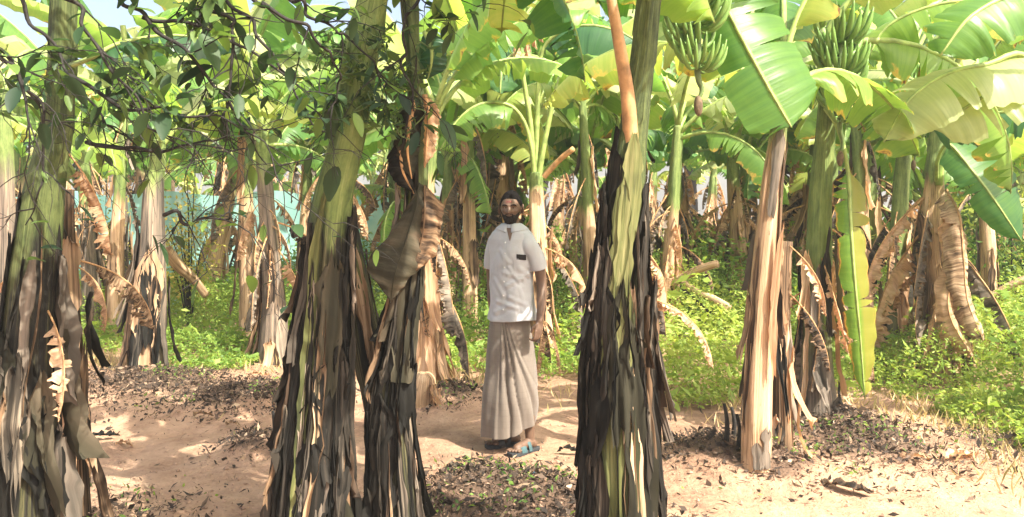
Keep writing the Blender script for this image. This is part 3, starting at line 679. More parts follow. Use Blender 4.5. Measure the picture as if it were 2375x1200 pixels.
# N
N_, trN, pN = pix_plant('slim light green banana stem carrying a small upright fruit bunch, right of the drooping leaf', [(2060, 861, 56), (2075, 700, 46), (2086, 500, 38), (2098, 350, 32), (2106, 240, 28)], 8.2, D_['tr_green'], 10, 3.2, seg=24, n_sheath=12, sh_zr=(0.2, 1.6), wid=(0.04, 0.09), lng=(0.4, 1.0), flare=(0.02, 0.15), dmats=[D_['dry'], D_['dry_brown'], D_['dry']])
crown(N_, trN.c[-1], 113, 7, 1.0); dry_skirt(N_, trN, 38, 10, (1.2, 1.9), (0.6, 1.0))
o = V(pN); bunch(N_, P(2115, 130, 8.0) - o, P(2118, 330, 8.0) - o, 6, 3, 0.19, 0.5, 0.019, tail=0.2)

# O
O_, trO, pO = pix_plant('banana plant skirted in pale dry leaves, one green leaf arching toward the right border', [(2192, 888, 90), (2180, 700, 66), (2164, 520, 50), (2166, 420, 40), (2172, 330, 34)], 7.6, D_['tr_tan'], 11, 2.75, seg=24, n_sheath=18, sh_zr=(0.2, 1.7), wid=(0.04, 0.10), lng=(0.4, 1.1), flare=(0.04, 0.22), dmats=[D_['dry'], D_['dry_brown'], D_['dry']])
crown(O_, trO.c[-1], 115, 6, 1.0)
custom_leaf(O_, [(2200, 335, 7.1), (2250, 390, 7.0), (2310, 470, 6.9), (2370, 560, 6.9)], 1.0, (-0.2, -1, 0.5), 61, D_['leaf'], fold=0.15, curl=0.2, tears=2, side_scale=(0.85, 0.35), m=5, sag=0, petiole=[(2172, 420, 7.5), (2175, 370, 7.3)], prad=0.02)
custom_leaf(O_, [(2335, 238, 7.2), (2420, 230, 7.0), (2520, 300, 6.8), (2560, 400, 6.7)], 0.6, (0, -0.3, 1), 62, D_['leaf_yellow'], fold=0.3, tears=6, petiole=[(2178, 430, 7.5), (2190, 360, 7.45), (2250, 280, 7.3)], prad=0.035)
dry_skirt(O_, trO, 39, 16, (0.9, 1.9), (0.6, 1.15))
custom_leaf(O_, [(2195, 440, 7.3), (2225, 500, 7.1), (2235, 600, 7.0), (2245, 700, 6.95), (2285, 800, 6.9)], 0.28, (0.2, -1, 0.1), 63, D_['dry_brown'], name='dry_leaf', pmat=D_['petiole_dry'], fold=0.3, curl=0.4, crumple=0.17, tears=3, m=6, tip=0.8)
custom_leaf(O_, [(2205, 500, 7.2), (2215, 600, 7.1), (2200, 720, 7.0), (2255, 830, 6.95)], 0.26, (-0.2, -1, 0.1), 64, D_['dry'], name='dry_leaf', pmat=D_['petiole_dry'], fold=0.3, curl=0.4, crumple=0.2, tears=3, m=6, tip=0.8)

# B, D, F, G, I, K and the smaller left ones
B_, trB, _ = pix_plant('straight mid left banana plant with a bleached pink tan foot and green top', [(340, 866, 86), (345, 740, 80), (352, 600, 60), (356, 450, 48), (364, 380, 38)], 8.1, D_['tr_grey'], 12, 2.35, seg=24, n_sheath=16, sh_zr=(0.6, 1.6), wid=(0.04, 0.09), lng=(0.4, 1.0), flare=(0.02, 0.12), dmats=[D_['dry_grey'], D_['dry_dark'], D_['dry_brown']])
obj('dry_sheath', sheath_mesh(trB, 0.02, 0.42, 3.3, 0.15, 77, 0.02, 0.02, 0, 0.01, 0.01, D_['dry']), B_)
obj('dry_sheath', sheath_mesh(trB, 0.02, 0.36, 2.4, 0.12, 78, 0.02, 0.04, 0, 0.01, 0.01, D_['dry_brown']), B_)
crown(B_, trB.c[-1], 117, 6, 0.95)
Dp, trD, _ = pix_plant('shaggy dark footed banana plant just left of the big leaning one', [(633, 841, 72), (635, 700, 52), (626, 560, 42), (612, 400, 34), (608, 340, 30)], 8.7, D_['tr_grey'], 13, 2.5, seg=24, n_sheath=16, sh_zr=(0.3, 1.7), wid=(0.04, 0.09), lng=(0.4, 1.0), flare=(0.04, 0.18), dmats=[D_['dry_grey'], D_['dry_brown'], D_['dry']])
crown(Dp, trD.c[-1], 118, 8, 0.95); dry_skirt(Dp, trD, 40, 10, (1.2, 1.9), (0.6, 1.0))
F_, trF, _ = pix_plant('sunlit cream banana stem shedding dry leaves, directly behind the dead folded leaf', [(992, 888, 90), (988, 750, 62), (985, 600, 48), (990, 430, 38), (1005, 300, 30)], 7.6, D_['tr_tan'], 14, 2.6, seg=24, n_sheath=14, sh_zr=(0.3, 1.6), wid=(0.04, 0.10), lng=(0.4, 1.0), flare=(0.04, 0.18), dmats=[D_['dry'], D_['dry'], D_['dry_brown']])
crown(F_, trF.c[-1], 119, 7, 1.0); dry_skirt(F_, trF, 41, 10, (1.0, 1.8), (0.6, 1.0))
G_, trG, _ = pix_plant('banana plant right behind the man with several long green leaf stalks fanning upward', [(1256, 845, 52), (1250, 650, 42), (1244, 470, 36), (1243, 400, 30)], 8.6, D_['tr_tan'], 15, None, seg=24, n_sheath=12, sh_zr=(0.3, 1.5), wid=(0.04, 0.10), lng=(0.4, 1.0), flare=(0.04, 0.16), dmats=[D_['dry'], D_['dry_brown'], D_['dry']])
dry_skirt(G_, trG, 42, 12, (1.1, 1.8), (0.6, 1.0))
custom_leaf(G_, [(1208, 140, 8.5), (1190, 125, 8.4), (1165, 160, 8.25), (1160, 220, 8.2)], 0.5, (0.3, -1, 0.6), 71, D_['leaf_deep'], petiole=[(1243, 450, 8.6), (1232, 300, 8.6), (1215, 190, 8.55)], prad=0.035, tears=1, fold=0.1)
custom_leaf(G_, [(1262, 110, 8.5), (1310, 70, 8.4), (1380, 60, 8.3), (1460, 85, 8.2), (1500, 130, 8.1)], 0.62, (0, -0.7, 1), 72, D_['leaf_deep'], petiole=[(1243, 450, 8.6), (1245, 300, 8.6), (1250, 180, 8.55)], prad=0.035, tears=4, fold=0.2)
custom_leaf(G_, [(1300, 180, 8.5), (1350, 120, 8.7), (1430, 100, 9.0), (1500, 140, 9.2)], 0.6, (0, -0.4, 1), 73, D_['leaf_yellow'], petiole=[(1243, 450, 8.6), (1265, 320, 8.55)], prad=0.035, tears=4, fold=0.2)
custom_leaf(G_, [(1200, 110, 8.7), (1150, 60, 8.8), (1080, 60, 9.0), (1010, 130, 9.2)], 0.6, (0, -0.4, 1), 74, D_['leaf_yellow'], petiole=[(1243, 450, 8.6), (1225, 260, 8.65)], prad=0.03, tears=6, fold=0.3)
custom_leaf(G_, [(1190, 250, 8.4), (1120, 240, 8.3), (1060, 280, 8.2), (1020, 350, 8.1)], 0.55, (0, -0.4, 1), 75, D_['leaf'], petiole=[(1243, 450, 8.6), (1228, 320, 8.5)], prad=0.03, tears=6, fold=0.3)
for i, (px, py) in enumerate([(1255, 10), (1240, 25), (1225, 60), (1200, 85)]):
    custom_leaf(G_, [(px, py, 8.3), (px - 5, py + 40, 8.25), (px + 4, py + 90, 8.25)], 0.2, (0.3 - i * .2, -1, 0), 400 + i, D_['dry'], name='dry_leaf', pmat=D_['petiole_dry'], fold=0.8, crumple=0.15, tears=3)
I_, trI, _ = pix_plant('thin bleached banana stem standing in the weeds just right of the forked plant', [(1532, 831, 46), (1546, 700, 38), (1556, 560, 32), (1566, 400, 28)], 9.0, D_['tr_tan'], 16, 2.6, seg=20, n_sheath=12, sh_zr=(0.5, 1.6), wid=(0.04, 0.08), lng=(0.4, 1.0), flare=(0.04, 0.2), dmats=[D_['dry'], D_['dry_brown']])
crown(I_, trI.c[-1], 121, 7, 1.0); dry_skirt(I_, trI, 43, 8, (1.3, 2.0), (0.5, 0.9))
K_, trK, _ = pix_plant('ragged orange brown banana stem in the weeds left of the smooth tan one', [(1716, 786, 46), (1712, 620, 38), (1702, 420, 30)], 10.5, D_['tr_tan'], 17, 2.5, seg=20, n_sheath=10, sh_zr=(0.6, 1.7), wid=(0.05, 0.1), lng=(0.4, 1.0), flare=(0.04, 0.2), dmats=[D_['dry'], D_['dry_brown']])
crown(K_, trK.c[-1], 122, 7, 1.0); dry_skirt(K_, trK, 44, 9, (1.3, 2.1), (0.6, 1.0))
small = [
 ('half visible slim banana plant cut by the left picture border, behind the thick dark stem', [(8, 951, 60), (14, 700, 48), (14, 450, 40), (8, 300, 34)], 6.5, 'tr_grey', 2.6, ['dry_grey', 'dry_dark'], 2),
 ('sunlit pink tan banana stem glimpsed between the dark left edge stem and its dried neighbour', [(112, 849, 56), (120, 700, 46), (126, 520, 38)], 8.5, 'tr_tan', 2.4, ['dry', 'dry'], 3),
 ('grey slim banana plant in front of the green net, left of the pink footed one', [(216, 770, 46), (206, 600, 36), (198, 450, 30)], 11.2, 'tr_grey', 2.5, ['dry_grey', 'dry_brown'], 8),
 ('small dark ragged banana stem standing against the middle of the green net', [(286, 708, 32), (286, 600, 26), (284, 430, 20)], 13.0, 'tr_grey', 2.3, ['dry_grey', 'dry'], 8),
 ('pale banana stem leaning right in the yellow weeds at the net', [(474, 745, 50), (500, 620, 36), (524, 500, 28), (545, 400, 24)], 12.4, 'tr_tan', 2.5, ['dry', 'dry'], 4),
 ('second pale banana stem, upright and shaggy, just right of the leaning pale one', [(548, 735, 40), (560, 600, 30), (572, 420, 24)], 13.0, 'tr_tan', 2.5, ['dry', 'dry_brown'], 10)]
for i, (lab, pth, d, m, tz, dm, nd) in enumerate(small):
    r_, t_, _ = pix_plant(lab, pth, d, D_[m], 20 + i, tz, seg=20, n_sheath=8, sh_zr=(0.4, 1.7), wid=(0.04, 0.09), lng=(0.4, 1.0), flare=(0.02, 0.16), dmats=[D_[k] for k in dm])
    crown(r_, t_.c[-1], 130 + i, 6, 0.95); dry_skirt(r_, t_, 140 + i, nd, (1.2, 2.0), (0.5, 0.9))

# plant out of the right border whose big leaves fill the upper right
Q_, trQ, pQ = pix_plant('banana plant whose broad pale shining leaves fill the upper right corner', [(2560, 1030, 110), (2555, 800, 80), (2545, 500, 60)], 5.5, D_['tr_green'], 26, 2.2, n_sheath=6)
for i, (pp, W_, up_, mt) in enumerate([
    ([(2380, 130, 5.3), (2290, 150, 5.2), (2200, 170, 5.15), (2110, 230, 5.1), (2050, 330, 5.1)], 0.60, (0.1, -0.55, 1), 'leaf_pale'),
    ([(2420, 60, 5.6), (2300, 10, 5.7), (2180, 10, 5.8), (2060, 60, 5.9), (2010, 140, 5.9)], 0.55, (0.1, -0.7, 1), 'leaf_yellow'),
    ([(2450, 0, 4.9), (2350, -10, 4.8), (2250, 40, 4.7), (2180, 130, 4.7)], 0.5, (0.2, -0.8, 1), 'leaf'),
    ([(2430, 240, 5.9), (2340, 260, 6.1), (2250, 270, 6.3), (2160, 300, 6.5)], 0.6, (0, -0.5, 1), 'leaf_deep'),
    ([(2400, 200, 5.3), (2330, 200, 5.2), (2240, 250, 5.2), (2160, 300, 5.2)], 0.5, (0.1, -0.8, 1), 'leaf_pale')]):
    custom_leaf(Q_, pp, W_, up_, 300 + i, D_[mt], petiole=[(2545, 400, 5.5), (2500, 250, 5.4)], prad=0.03, fold=0.15, tears=3, m=5)
crown(Q_, trQ.c[-1], 136, 5, 1.0, az0=-1.0, azr=2.5)

# ------------------------------------------------------------------ rows of plants behind
protos = [
    proto_plant(201, 2.35, 0.12, D_['tr_tan'], 9, 18), proto_plant(202, 2.1, 0.11, D_['tr_green'], 9, 15),
    proto_plant(203, 2.6, 0.13, D_['tr_tan'], 9, 18), proto_plant(204, 1.8, 0.10, D_['tr_green'], 8, 13), proto_plant(205, 2.4, 0.11, D_['tr_tan'], 9, 20)]
tall = proto_plant(206, 3.05, 0.085, D_['tr_tan'], 10, 2)
marks = [(-60, 'beyond the left edge'), (150, 'over the thin dried stem at left'), (420, 'right of the pink footed plant'), (690, 'left of the big leaning stem'), (790, 'hidden by the big leaning stem'),
         (900, 'left of the dead folded leaf'), (1080, 'left of the man'), (1190, 'over the man\'s head'), (1330, 'between the man and the forked stem'), (1470, 'behind the forked stem'), (1610, 'right of the forked stem'),
         (1680, 'left of the smooth tan stem'), (1840, 'between the tan stem and the fruiting one'), (1960, 'behind the drooping edged leaf'), (2130, 'behind the shaggy right hand plant'), (2290, 'behind the arching right hand leaf'), (2420, 'at the right border')]
rows = [('nearest back row', 11.4, 1.08, 'leafy'), ('second back row', 14.5, 1.15, 'ragged'), ('third back row', 18.5, 1.25, 'smallish'), ('rearmost row', 24.0, 1.4, 'distant'), ('middle row', 12.6, 1.5, 'very tall')]
marks += [(250, 'left of the pink footed plant'), (520, 'above the pale leaning stems'), (2050, 'above the slim fruiting stem')]
rt = random.Random(5)
for i, (px, d, mk) in enumerate([(265, 10.4, 'between the thin dried stem and the pink footed plant'), (575, 9.6, 'just left of the shaggy dark footed plant'), (1090, 10.2, 'left of the man'), (1375, 9.8, 'just left of the forked plant'), (2010, 9.4, 'behind the drooping leaf'), (2300, 9.0, 'behind the arching leaf near the right border'), (-40, 9.5, 'past the left border'), (700, 11.5, 'just left of the big leaning stem')]):
    r_ = tall if i == 0 else copy_tree(tall)
    r_.location = base_at(px, d); r_.rotation_euler = (0, 0, rt.uniform(0, 6.28)); r_.scale = (rt.uniform(.95, 1.08),) * 3
    tag(r_, 'tall clean stemmed banana plant ' + mk, 'banana plant', 'tall banana plants between the rows')
rr = random.Random(77); first = set()
for ri, (rn, d, s, look) in enumerate(rows):
    for mi, (px, mk) in enumerate(marks):
        if px in (250, 520, 2050) and ri != 4: continue
        if ri in (1, 2) and mi % 2 == ri % 2: continue
        if ri == 4 and px not in (-60, 150, 250, 420, 520, 690, 900, 1080, 1190, 1470, 1840, 2050, 2290, 2130): continue
        if ri == 4 and px < 500: px -= 60
        d = 10.5 if px == 2050 else 16.5 if px in (190, 460, 520, 250) else 12.6 if ri == 4 and px > 700 else 15.8 if ri == 4 else rows[ri][1]
        if ri == 4 and px == 690: px, mk = 560, 'behind the shaggy dark footed plant'
        if ri == 0 and px in (150, 420, -60, 690): continue
        if ri == 1 and px in (150, 420, -60, 690, 790): continue
        pi = rr.randrange(5); src = protos[pi]
        x_ = px + rr.uniform(-45, 45); dd = d * rr.uniform(0.93, 1.1)
        r_ = src if pi not in first else copy_tree(src)
        first.add(pi)
        r_.location = base_at(x_, dd); r_.rotation_euler = (0, 0, rr.uniform(0, 6.28)); sc_ = s * rr.uniform(0.88, 1.12) * (1.3 if d == 16.5 else 1); r_.scale = (sc_,) * 3
        r_['label'] = look + ' banana plant of the ' + rn + ', ' + mk; r_['category'] = 'banana plant'; r_['group'] = 'banana plants in the back rows'

# ------------------------------------------------------------------ leaf clouds, trees, weeds, litter
def rvec(rs, n):
    v = rs.normal(size=(n, 3)); return v / np.linalg.norm(v, axis=1, keepdims=True)
def cloud(centers, length, width, rs, nrm_up=0.0, axis=None):
    n = len(centers); a_ = rvec(rs, n) if axis is None else axis; b_ = rvec(rs, n)
    if nrm_up: a_[:, 2] *= (1 - nrm_up); a_ /= np.linalg.norm(a_, axis=1, keepdims=True)
    b_ = b_ - a_ * (a_ * b_).sum(1, keepdims=True); 
    if nrm_up: b_[:, 2] *= (1 - nrm_up)
    b_ /= np.linalg.norm(b_, axis=1, keepdims=True)
    nn = np.cross(a_, b_)
    L = (length * rs.uniform(0.6, 1.3, n))[:, None]; W = (width * rs.uniform(0.6, 1.3, n))[:, None]
    out = np.empty((n, 4, 3))
    out[:, 0] = centers - a_ * L / 2; out[:, 1] = centers + b_ * W / 2 + nn * L * 0.10; out[:, 2] = centers + a_ * L / 2; out[:, 3] = centers - b_ * W / 2 + nn * L * 0.10
    return out.reshape(-1, 3)

def shade_tree(x, y, h, r, seed, label, leaf=0.16, n=9000, mat='treeleaf'):
    rs = np.random.RandomState(seed); rnd = random.Random(seed)
    root = thing('shade_tree', label, 'tree', (x, y, gh(x, y)), 0, 'broad trees behind the plantation')
    mb = MB(); tp = [V((0, 0, -0.1)), V((.1, 0, h * .25)), V((-.1, .1, h * .5)), V((0, 0, h * .8))]
    mb.tube(cr(tp, 10), [0.035 * h * (1 - 0.08 * i) for i in range(11)], 10)
    cs = []
    for k in range(14):
        az = rnd.uniform(0, 6.28); e = rnd.uniform(-.2, 1.3); rr_ = r * rnd.uniform(.45, .95)
        c = V((math.cos(az) * math.cos(e) * rr_, math.sin(az) * math.cos(e) * rr_, h * .62 + math.sin(e) * rr_ * .75)); cs.append((c, r * rnd.uniform(.28, .5)))
        mb.tube(cr([V((0, 0, h * rnd.uniform(.2, .5))), c * 0.5 + V((0, 0, h * .25)), c], 6), [0.012 * h * (1 - .13 * i) for i in range(7)], 6)
    obj('trunk', mb.mesh('trunk', D_['bark']), root)
    pts = []
    for c, cr_ in cs:
        m = int(n / 14); q = rvec(rs, m) * (rs.uniform(0.35, 1, m) ** 0.5)[:, None] * cr_; q[:, 2] *= 0.75
        pts.append(q + np.array(c))
    pts = np.vstack(pts)
    obj('crown', np_mesh('crown', cloud(pts, leaf, leaf * .55, rs), 4, D_[mat], rs.uniform(0, 1, len(pts)) ** 1.3), root)
for i, (px, d, h, r_, lab) in enumerate([
    (-350, 33, 10, 4.5, 'dense green tree far behind, past the left end of the net'), (150, 38, 8.0, 4.5, 'rounded tree far behind the left end of the net'), (560, 36, 9.0, 4.5, 'broad green tree far behind the pale leaning stems'),
    (900, 40, 11, 5, 'tall tree far behind the dead folded leaf'), (1250, 36, 9.5, 4.6, 'dense tree far behind the man'), (1600, 39, 11, 5, 'tall dense tree far behind the forked plant'),
    (1950, 35, 10, 4.6, 'broad tree far behind the fruiting plant'), (2330, 37, 11, 5, 'dark tree far behind the upper right leaves'), (2750, 34, 10, 5, 'tree far behind past the right border')]):
    shade_tree((px - CX) / F * d, d, h, r_, 500 + i, lab, 0.30, 9000)

def bush(label, px, d, h, r_, seed, mat, n, size, cat='bush', name='bush'):
    rs = np.random.RandomState(seed); rnd = random.Random(seed); b = base_at(px, d)
    root = thing(name, label, cat, b)
    mb = MB()
    ends = []
    for k in range(16):
        az = rnd.uniform(0, 6.28); q = V((math.cos(az) * r_ * rnd.uniform(.2, .9), math.sin(az) * r_ * rnd.uniform(.2, .9), h * rnd.uniform(.4, 1)))
        mb.tube(cr([V((0, 0, -.03)), q * .4 + V((0, 0, h * .15)), q], 6), [0.012 * (1 - .12 * i) for i in range(7)], 5); ends.append(q)
    obj('stem', mb.mesh('stem', D_['bark']), root)
    pts = np.vstack([np.array(e) * rs.uniform(.5, 1.05, (n // 16, 1)) + rs.normal(size=(n // 16, 3)) * r_ * .16 for e in ends])
    pts[:, 2] = np.abs(pts[:, 2])
    obj('foliage', np_mesh('foliage', cloud(pts, size, size * .5, rs), 4, D_[mat], rs.uniform(0, 1, len(pts))), root)
bush('yellow leaved bush in front of the green net, right of the pink footed plant', 440, 10.6, 2.3, 0.6, 61, 'bushleaf', 1500, 0.06)
bush('small yellow green bush rising behind the slim stem at the left of the net', 245, 12.6, 2.3, 0.45, 62, 'bushleaf', 800, 0.06)
bush('dark low bush under the trees, right of the forked stem', 1600, 13.3, 1.6, 0.6, 63, 'treeleaf', 1800, 0.09)
bush('second dark low bush, nearer the smooth tan stem', 1668, 12.9, 1.6, 0.55, 64, 'treeleaf', 1800, 0.09)
bush('green bush by the right border behind the shaggy dry leaves', 2345, 9.2, 2.2, 0.7, 65, 'treeleaf', 2600, 0.07)

EDGE = [(-600, 8.5), (100, 9.0), (250, 8.9), (400, 8.0), (560, 8.3), (620, 8.8), (700, 9), (1040, 8.2), (1370, 7.9), (1480, 6.9), (1540, 6.5), (1730, 6.5), (1900, 6.9), (2020, 7.2), (2150, 6.4), (2250, 5.7), (2375, 5.2), (2800, 4.2), (3300, 4)]
ex = np.array([e[0] for e in EDGE]); ey = np.array([e[1] for e in EDGE])
def vnoise(x, y, s, seed):
    rs = np.random.RandomState(seed); t = rs.uniform(0, 1, (64, 64)); X = x * s + 500; Y = y * s + 500
    xi = np.floor(X).astype(int); yi = np.floor(Y).astype(int); fx = X - xi; fy = Y - yi; fx = fx * fx * (3 - 2 * fx); fy = fy * fy * (3 - 2 * fy)
    g_ = lambda a, b: t[a % 64, b % 64]
    return (g_(xi, yi) * (1 - fx) + g_(xi + 1, yi) * fx) * (1 - fy) + (g_(xi, yi + 1) * (1 - fx) + g_(xi + 1, yi + 1) * fx) * fy
rs = np.random.RandomState(5)
def weeds(n, d0, d1, pw_, size, seed, hmul=1.0):
    rs = np.random.RandomState(seed)
    px = rs.uniform(-350, 2750, n); e = np.interp(px, ex, ey); u = rs.uniform(0, 1, n)
    d = e + d0 + (d1 - d0) * u ** pw_; x = (px - CX) / F * d
    nz = vnoise(x, d, 1.1, 1) * .6 + vnoise(x, d, 3.7, 2) * .4
    ramp = np.clip((d - e + 0.15 + (nz - .5) * 1.6) / 3.2, 0, 1)
    keep = (rs.uniform(0, 1, n) < np.clip(nz * 3.2 + ramp * .9 - .7, 0.05, 1)) & (ramp > 0.02)
    x, d, nz, ramp = x[keep], d[keep], nz[keep], ramp[keep]; m = len(x)
    h = (0.10 + 0.90 * ramp) * (0.45 + nz) * hmul * np.interp(x / d * F + CX, [500, 900], [0.6, 1.0])
    z = h * rs.uniform(0, 1, m) ** 0.55
    c_ = np.stack([x, d, z + 0.005], 1)
    val = np.clip(0.25 + 0.45 * rs.uniform(0, 1, m) + 0.5 * (vnoise(x, d, .6, 9) - .4), 0, 1)
    return cloud(c_, size, size * .42, rs, 0.35), val, m
vA, aA, _ = weeds(200000, -0.35, 5.0, 1.1, 0.05, 1)
vB, aB, _ = weeds(90000, 3.5, 20, 1.3, 0.10, 2, 1.25)
vC, aC, _ = weeds(9000, -0.1, 9, 1.0, 0.15, 7, 1.15)
o = obj('weeds', np_mesh('weeds', np.vstack([vA, vB, vC]), 4, D_['weed'], np.concatenate([aA, aB, aC]))); tag(o, 'low bright green weeds carpeting the ground between and behind the banana plants', 'weeds', kind='stuff')

# dry grass blades at the weed edge
n = 6500; px = rs.uniform(-100, 2600, n); e = np.interp(px, ex, ey)
d = e + rs.normal(0, 0.55, n) - 0.1; x = (px - CX) / F * d
w_ = vnoise(x, d, 1.6, 21); k = rs.uniform(0, 1, n) < np.clip(w_ * 2 - .5, 0, 1); x, d = x[k], d[k]; m = len(x)
hgt = rs.uniform(0.05, 0.17, m); ax_ = rs.normal(size=(m, 3)) * .45; ax_[:, 2] = 1; ax_ /= np.linalg.norm(ax_, axis=1, keepdims=True)
o = obj('dry_grass', np_mesh('dry_grass', cloud(np.stack([x, d, hgt * .5], 1), 0.14, 0.012, rs, 0, ax_), 4, D_['straw'], rs.uniform(0, 1, m))); tag(o, 'straw coloured dry grass along the edge of the weeds', 'dry grass', kind='stuff')

# leaf litter: heaps on the mounds and a thin scatter
pts = []; 
for mx, my, mr, mh in MOUNDS:
    m = int(mr * mr * 6500 * (1 if mh > .05 else .6)); q = rs.normal(size=(m, 2)) * mr * .48; pts.append(q + np.array([mx, my]))
m = 450; pxs = rs.uniform(-50, 2450, m); ds = 3.6 + 5 * rs.uniform(0, 1, m) ** 1.3; pts.append(np.stack([(pxs - CX) / F * ds, ds], 1))
pts = np.vstack(pts)
zz = np.array([gh(float(a_), float(b_)) for a_, b_ in pts]) + rs.uniform(0, 1, len(pts)) ** 2 * 0.05 + 0.006
ln_ = 0.018 + 0.055 * rs.uniform(0, 1, len(pts)) ** 2.5
o = obj('leaf_litter', np_mesh('leaf_litter', cloud(np.column_stack([pts, zz]), ln_, np.where(rs.uniform(0, 1, len(pts)) < .45, 0.005, ln_ * .4), rs, 0.3), 4, D_['litter'], rs.uniform(0, 1, len(pts)))); tag(o, 'heaped brown leaf litter and rotting scraps on the bare soil', 'leaf litter', kind='stuff')
# green sprouts in the litter
m = 2800; idx = rs.randint(0, len(pts), m); pp = pts[idx] + rs.normal(size=(m, 2)) * .03; keep = vnoise(pp[:, 0], pp[:, 1], 2.5, 31) > .5; pp = pp[keep]
zz = np.array([gh(float(a_), float(b_)) for a_, b_ in pp]) + rs.uniform(0.01, 0.07, len(pp))
o = obj('sprouts', np_mesh('sprouts', cloud(np.column_stack([pp, zz]), 0.035, 0.014, rs, 0.2), 4, D_['weed'], rs.uniform(0, .6, len(pp)))); tag(o, 'small green seedlings growing through the leaf litter', 'seedlings', kind='stuff')

# soil clods
m = 2600; pxs = rs.uniform(-50, 2450, m); ds = 3.5 + 5 * rs.uniform(0, 1, m) ** 1.5; x = (pxs - CX) / F * ds
k = vnoise(x, ds, 2.0, 41) > .42; x, ds = x[k], ds[k]; m = len(x)
octv = np.array([(1, 0, 0), (0, 1, 0), (-1, 0, 0), (0, -1, 0), (0, 0, .8), (0, 0, -.5)], float); octf = [(0, 1, 4), (1, 2, 4), (2, 3, 4), (3, 0, 4), (1, 0, 5), (2, 1, 5), (3, 2, 5), (0, 3, 5)]
s_ = 0.004 + 0.014 * rs.uniform(0, 1, m) ** 3; jit = octv[None] * rs.uniform(.6, 1.4, (m, 6, 3)) * s_[:, None, None]
zz = np.array([gh(float(a_), float(b_)) for a_, b_ in zip(x, ds)]); cv = jit + np.stack([x, ds, zz + s_ * .3], 1)[:, None, :]
tri = np.stack([cv[:, list(f_)] for f_ in octf], 1).reshape(-1, 3)
o = obj('soil_clods', np_mesh('soil_clods', tri, 3, D_['clod'])); tag(o, 'small crumbs and clods of reddish soil scattered on the path', 'soil clods', kind='stuff')

# ------------------------------------------------------------------ shade net fence
root = thing('shade_net_fence', 'teal green shade net strung between poles behind the left plants', 'fence', (base_at(80, 13.9)))
o0 = V(root.location); mb = MB(); rowsv = []; uvr = []
n = 150
for j in range(14):
    row = []; uvw = []
    for i in range(n + 1):
        f = i / n; px = -350 + 1500 * f; d = 13.9 + 0.3 * math.sin(f * 9); x = (px - CX) / F * d; v = j / 13
        sagz = 0.10 * math.sin(f * n / 25 * PI) ** 2
        y_ = d + 0.10 * N3(x * 1.6, v * 1.2, 0) + 0.05 * math.sin(x * 5 + 2 * N3(x, v * 2, 4)) * (1 - .5 * v)
        row.append(V((x, y_, 0.02 + v * (2.05 - sagz) + .05 * N3(x, v, 9))) - o0); uvw.append((x, v))
    rowsv.append(row); uvr.append(uvw)
mb.grid(rowsv, uvr); obj('net', mb.mesh('net', D_['net']), root)
for i in range(7):
    f = i / 6; px = -350 + 1500 * f; d = 13.9 + 0.3 * math.sin(f * 9) + .14; x = (px - CX) / F * d
    mb = MB(); mb.tube(cr([V((x, d, -.2)), V((x + .02, d, 1)), V((x, d + .02, 2.25))], 8), 0.03, 8); p = mb.mesh('post', D_['wood'])
    q = obj('post', p, root); q.location = -o0

# ------------------------------------------------------------------ broken stems, stakes, stumps
def stick(label, pa, pb, r0, r1, seed, mat, name='broken_stem', cat='broken stem', group=None):
    a_, b_ = V(pa), V(pb); rnd = random.Random(seed)
    pts = [a_, a_.lerp(b_, .33) + V((0, 0, rnd.uniform(-.03, .03))), a_.lerp(b_, .66) + V((0, 0, rnd.uniform(-.03, .03))), b_]
    tr = Trunk([q - a_ for q in pts], [r0, r0 * .95, (r0 + r1) / 2, r1])
    o = obj(name, trunk_mesh(tr, seed, 14, 0.04, 2, r0 * .25, r0 * .15, mat, name), None, a_)
    return tag(o, label, cat, group)
stick('pale fallen stem slanting down from the pink footed plant into the weeds', P(386, 580, 9.6), P(478, 685, 10.2), .06, .05, 1, D_['tr_tan'])
stick('orange snapped leaf stalk pointing up right from the thin bleached stem', P(1560, 658, 8.9), P(1665, 612, 8.6), .05, .04, 2, D_['tr_tan'])
stick('orange snapped stalk sloping down right into the weeds below the other snapped stalk', P(1585, 655, 8.8), P(1692, 715, 8.4), .035, .045, 3, D_['tr_tan'])
stick('thin dark fallen cane lying in the weeds under the snapped orange stalks', P(1578, 665, 8.8), P(1675, 742, 8.5), .018, .018, 4, D_['bark'])
stick('fallen pale stem crossing the weeds near the right border', P(2290, 690, 8.2), P(2400, 640, 8.0), .035, .04, 5, D_['tr_tan'])
stick('pinkish broken leaf stalk sticking out to the right behind the man\'s head', P(1262, 410, 8.4), P(1330, 345, 8.2), .035, .03, 6, D_['petiole_dry'])
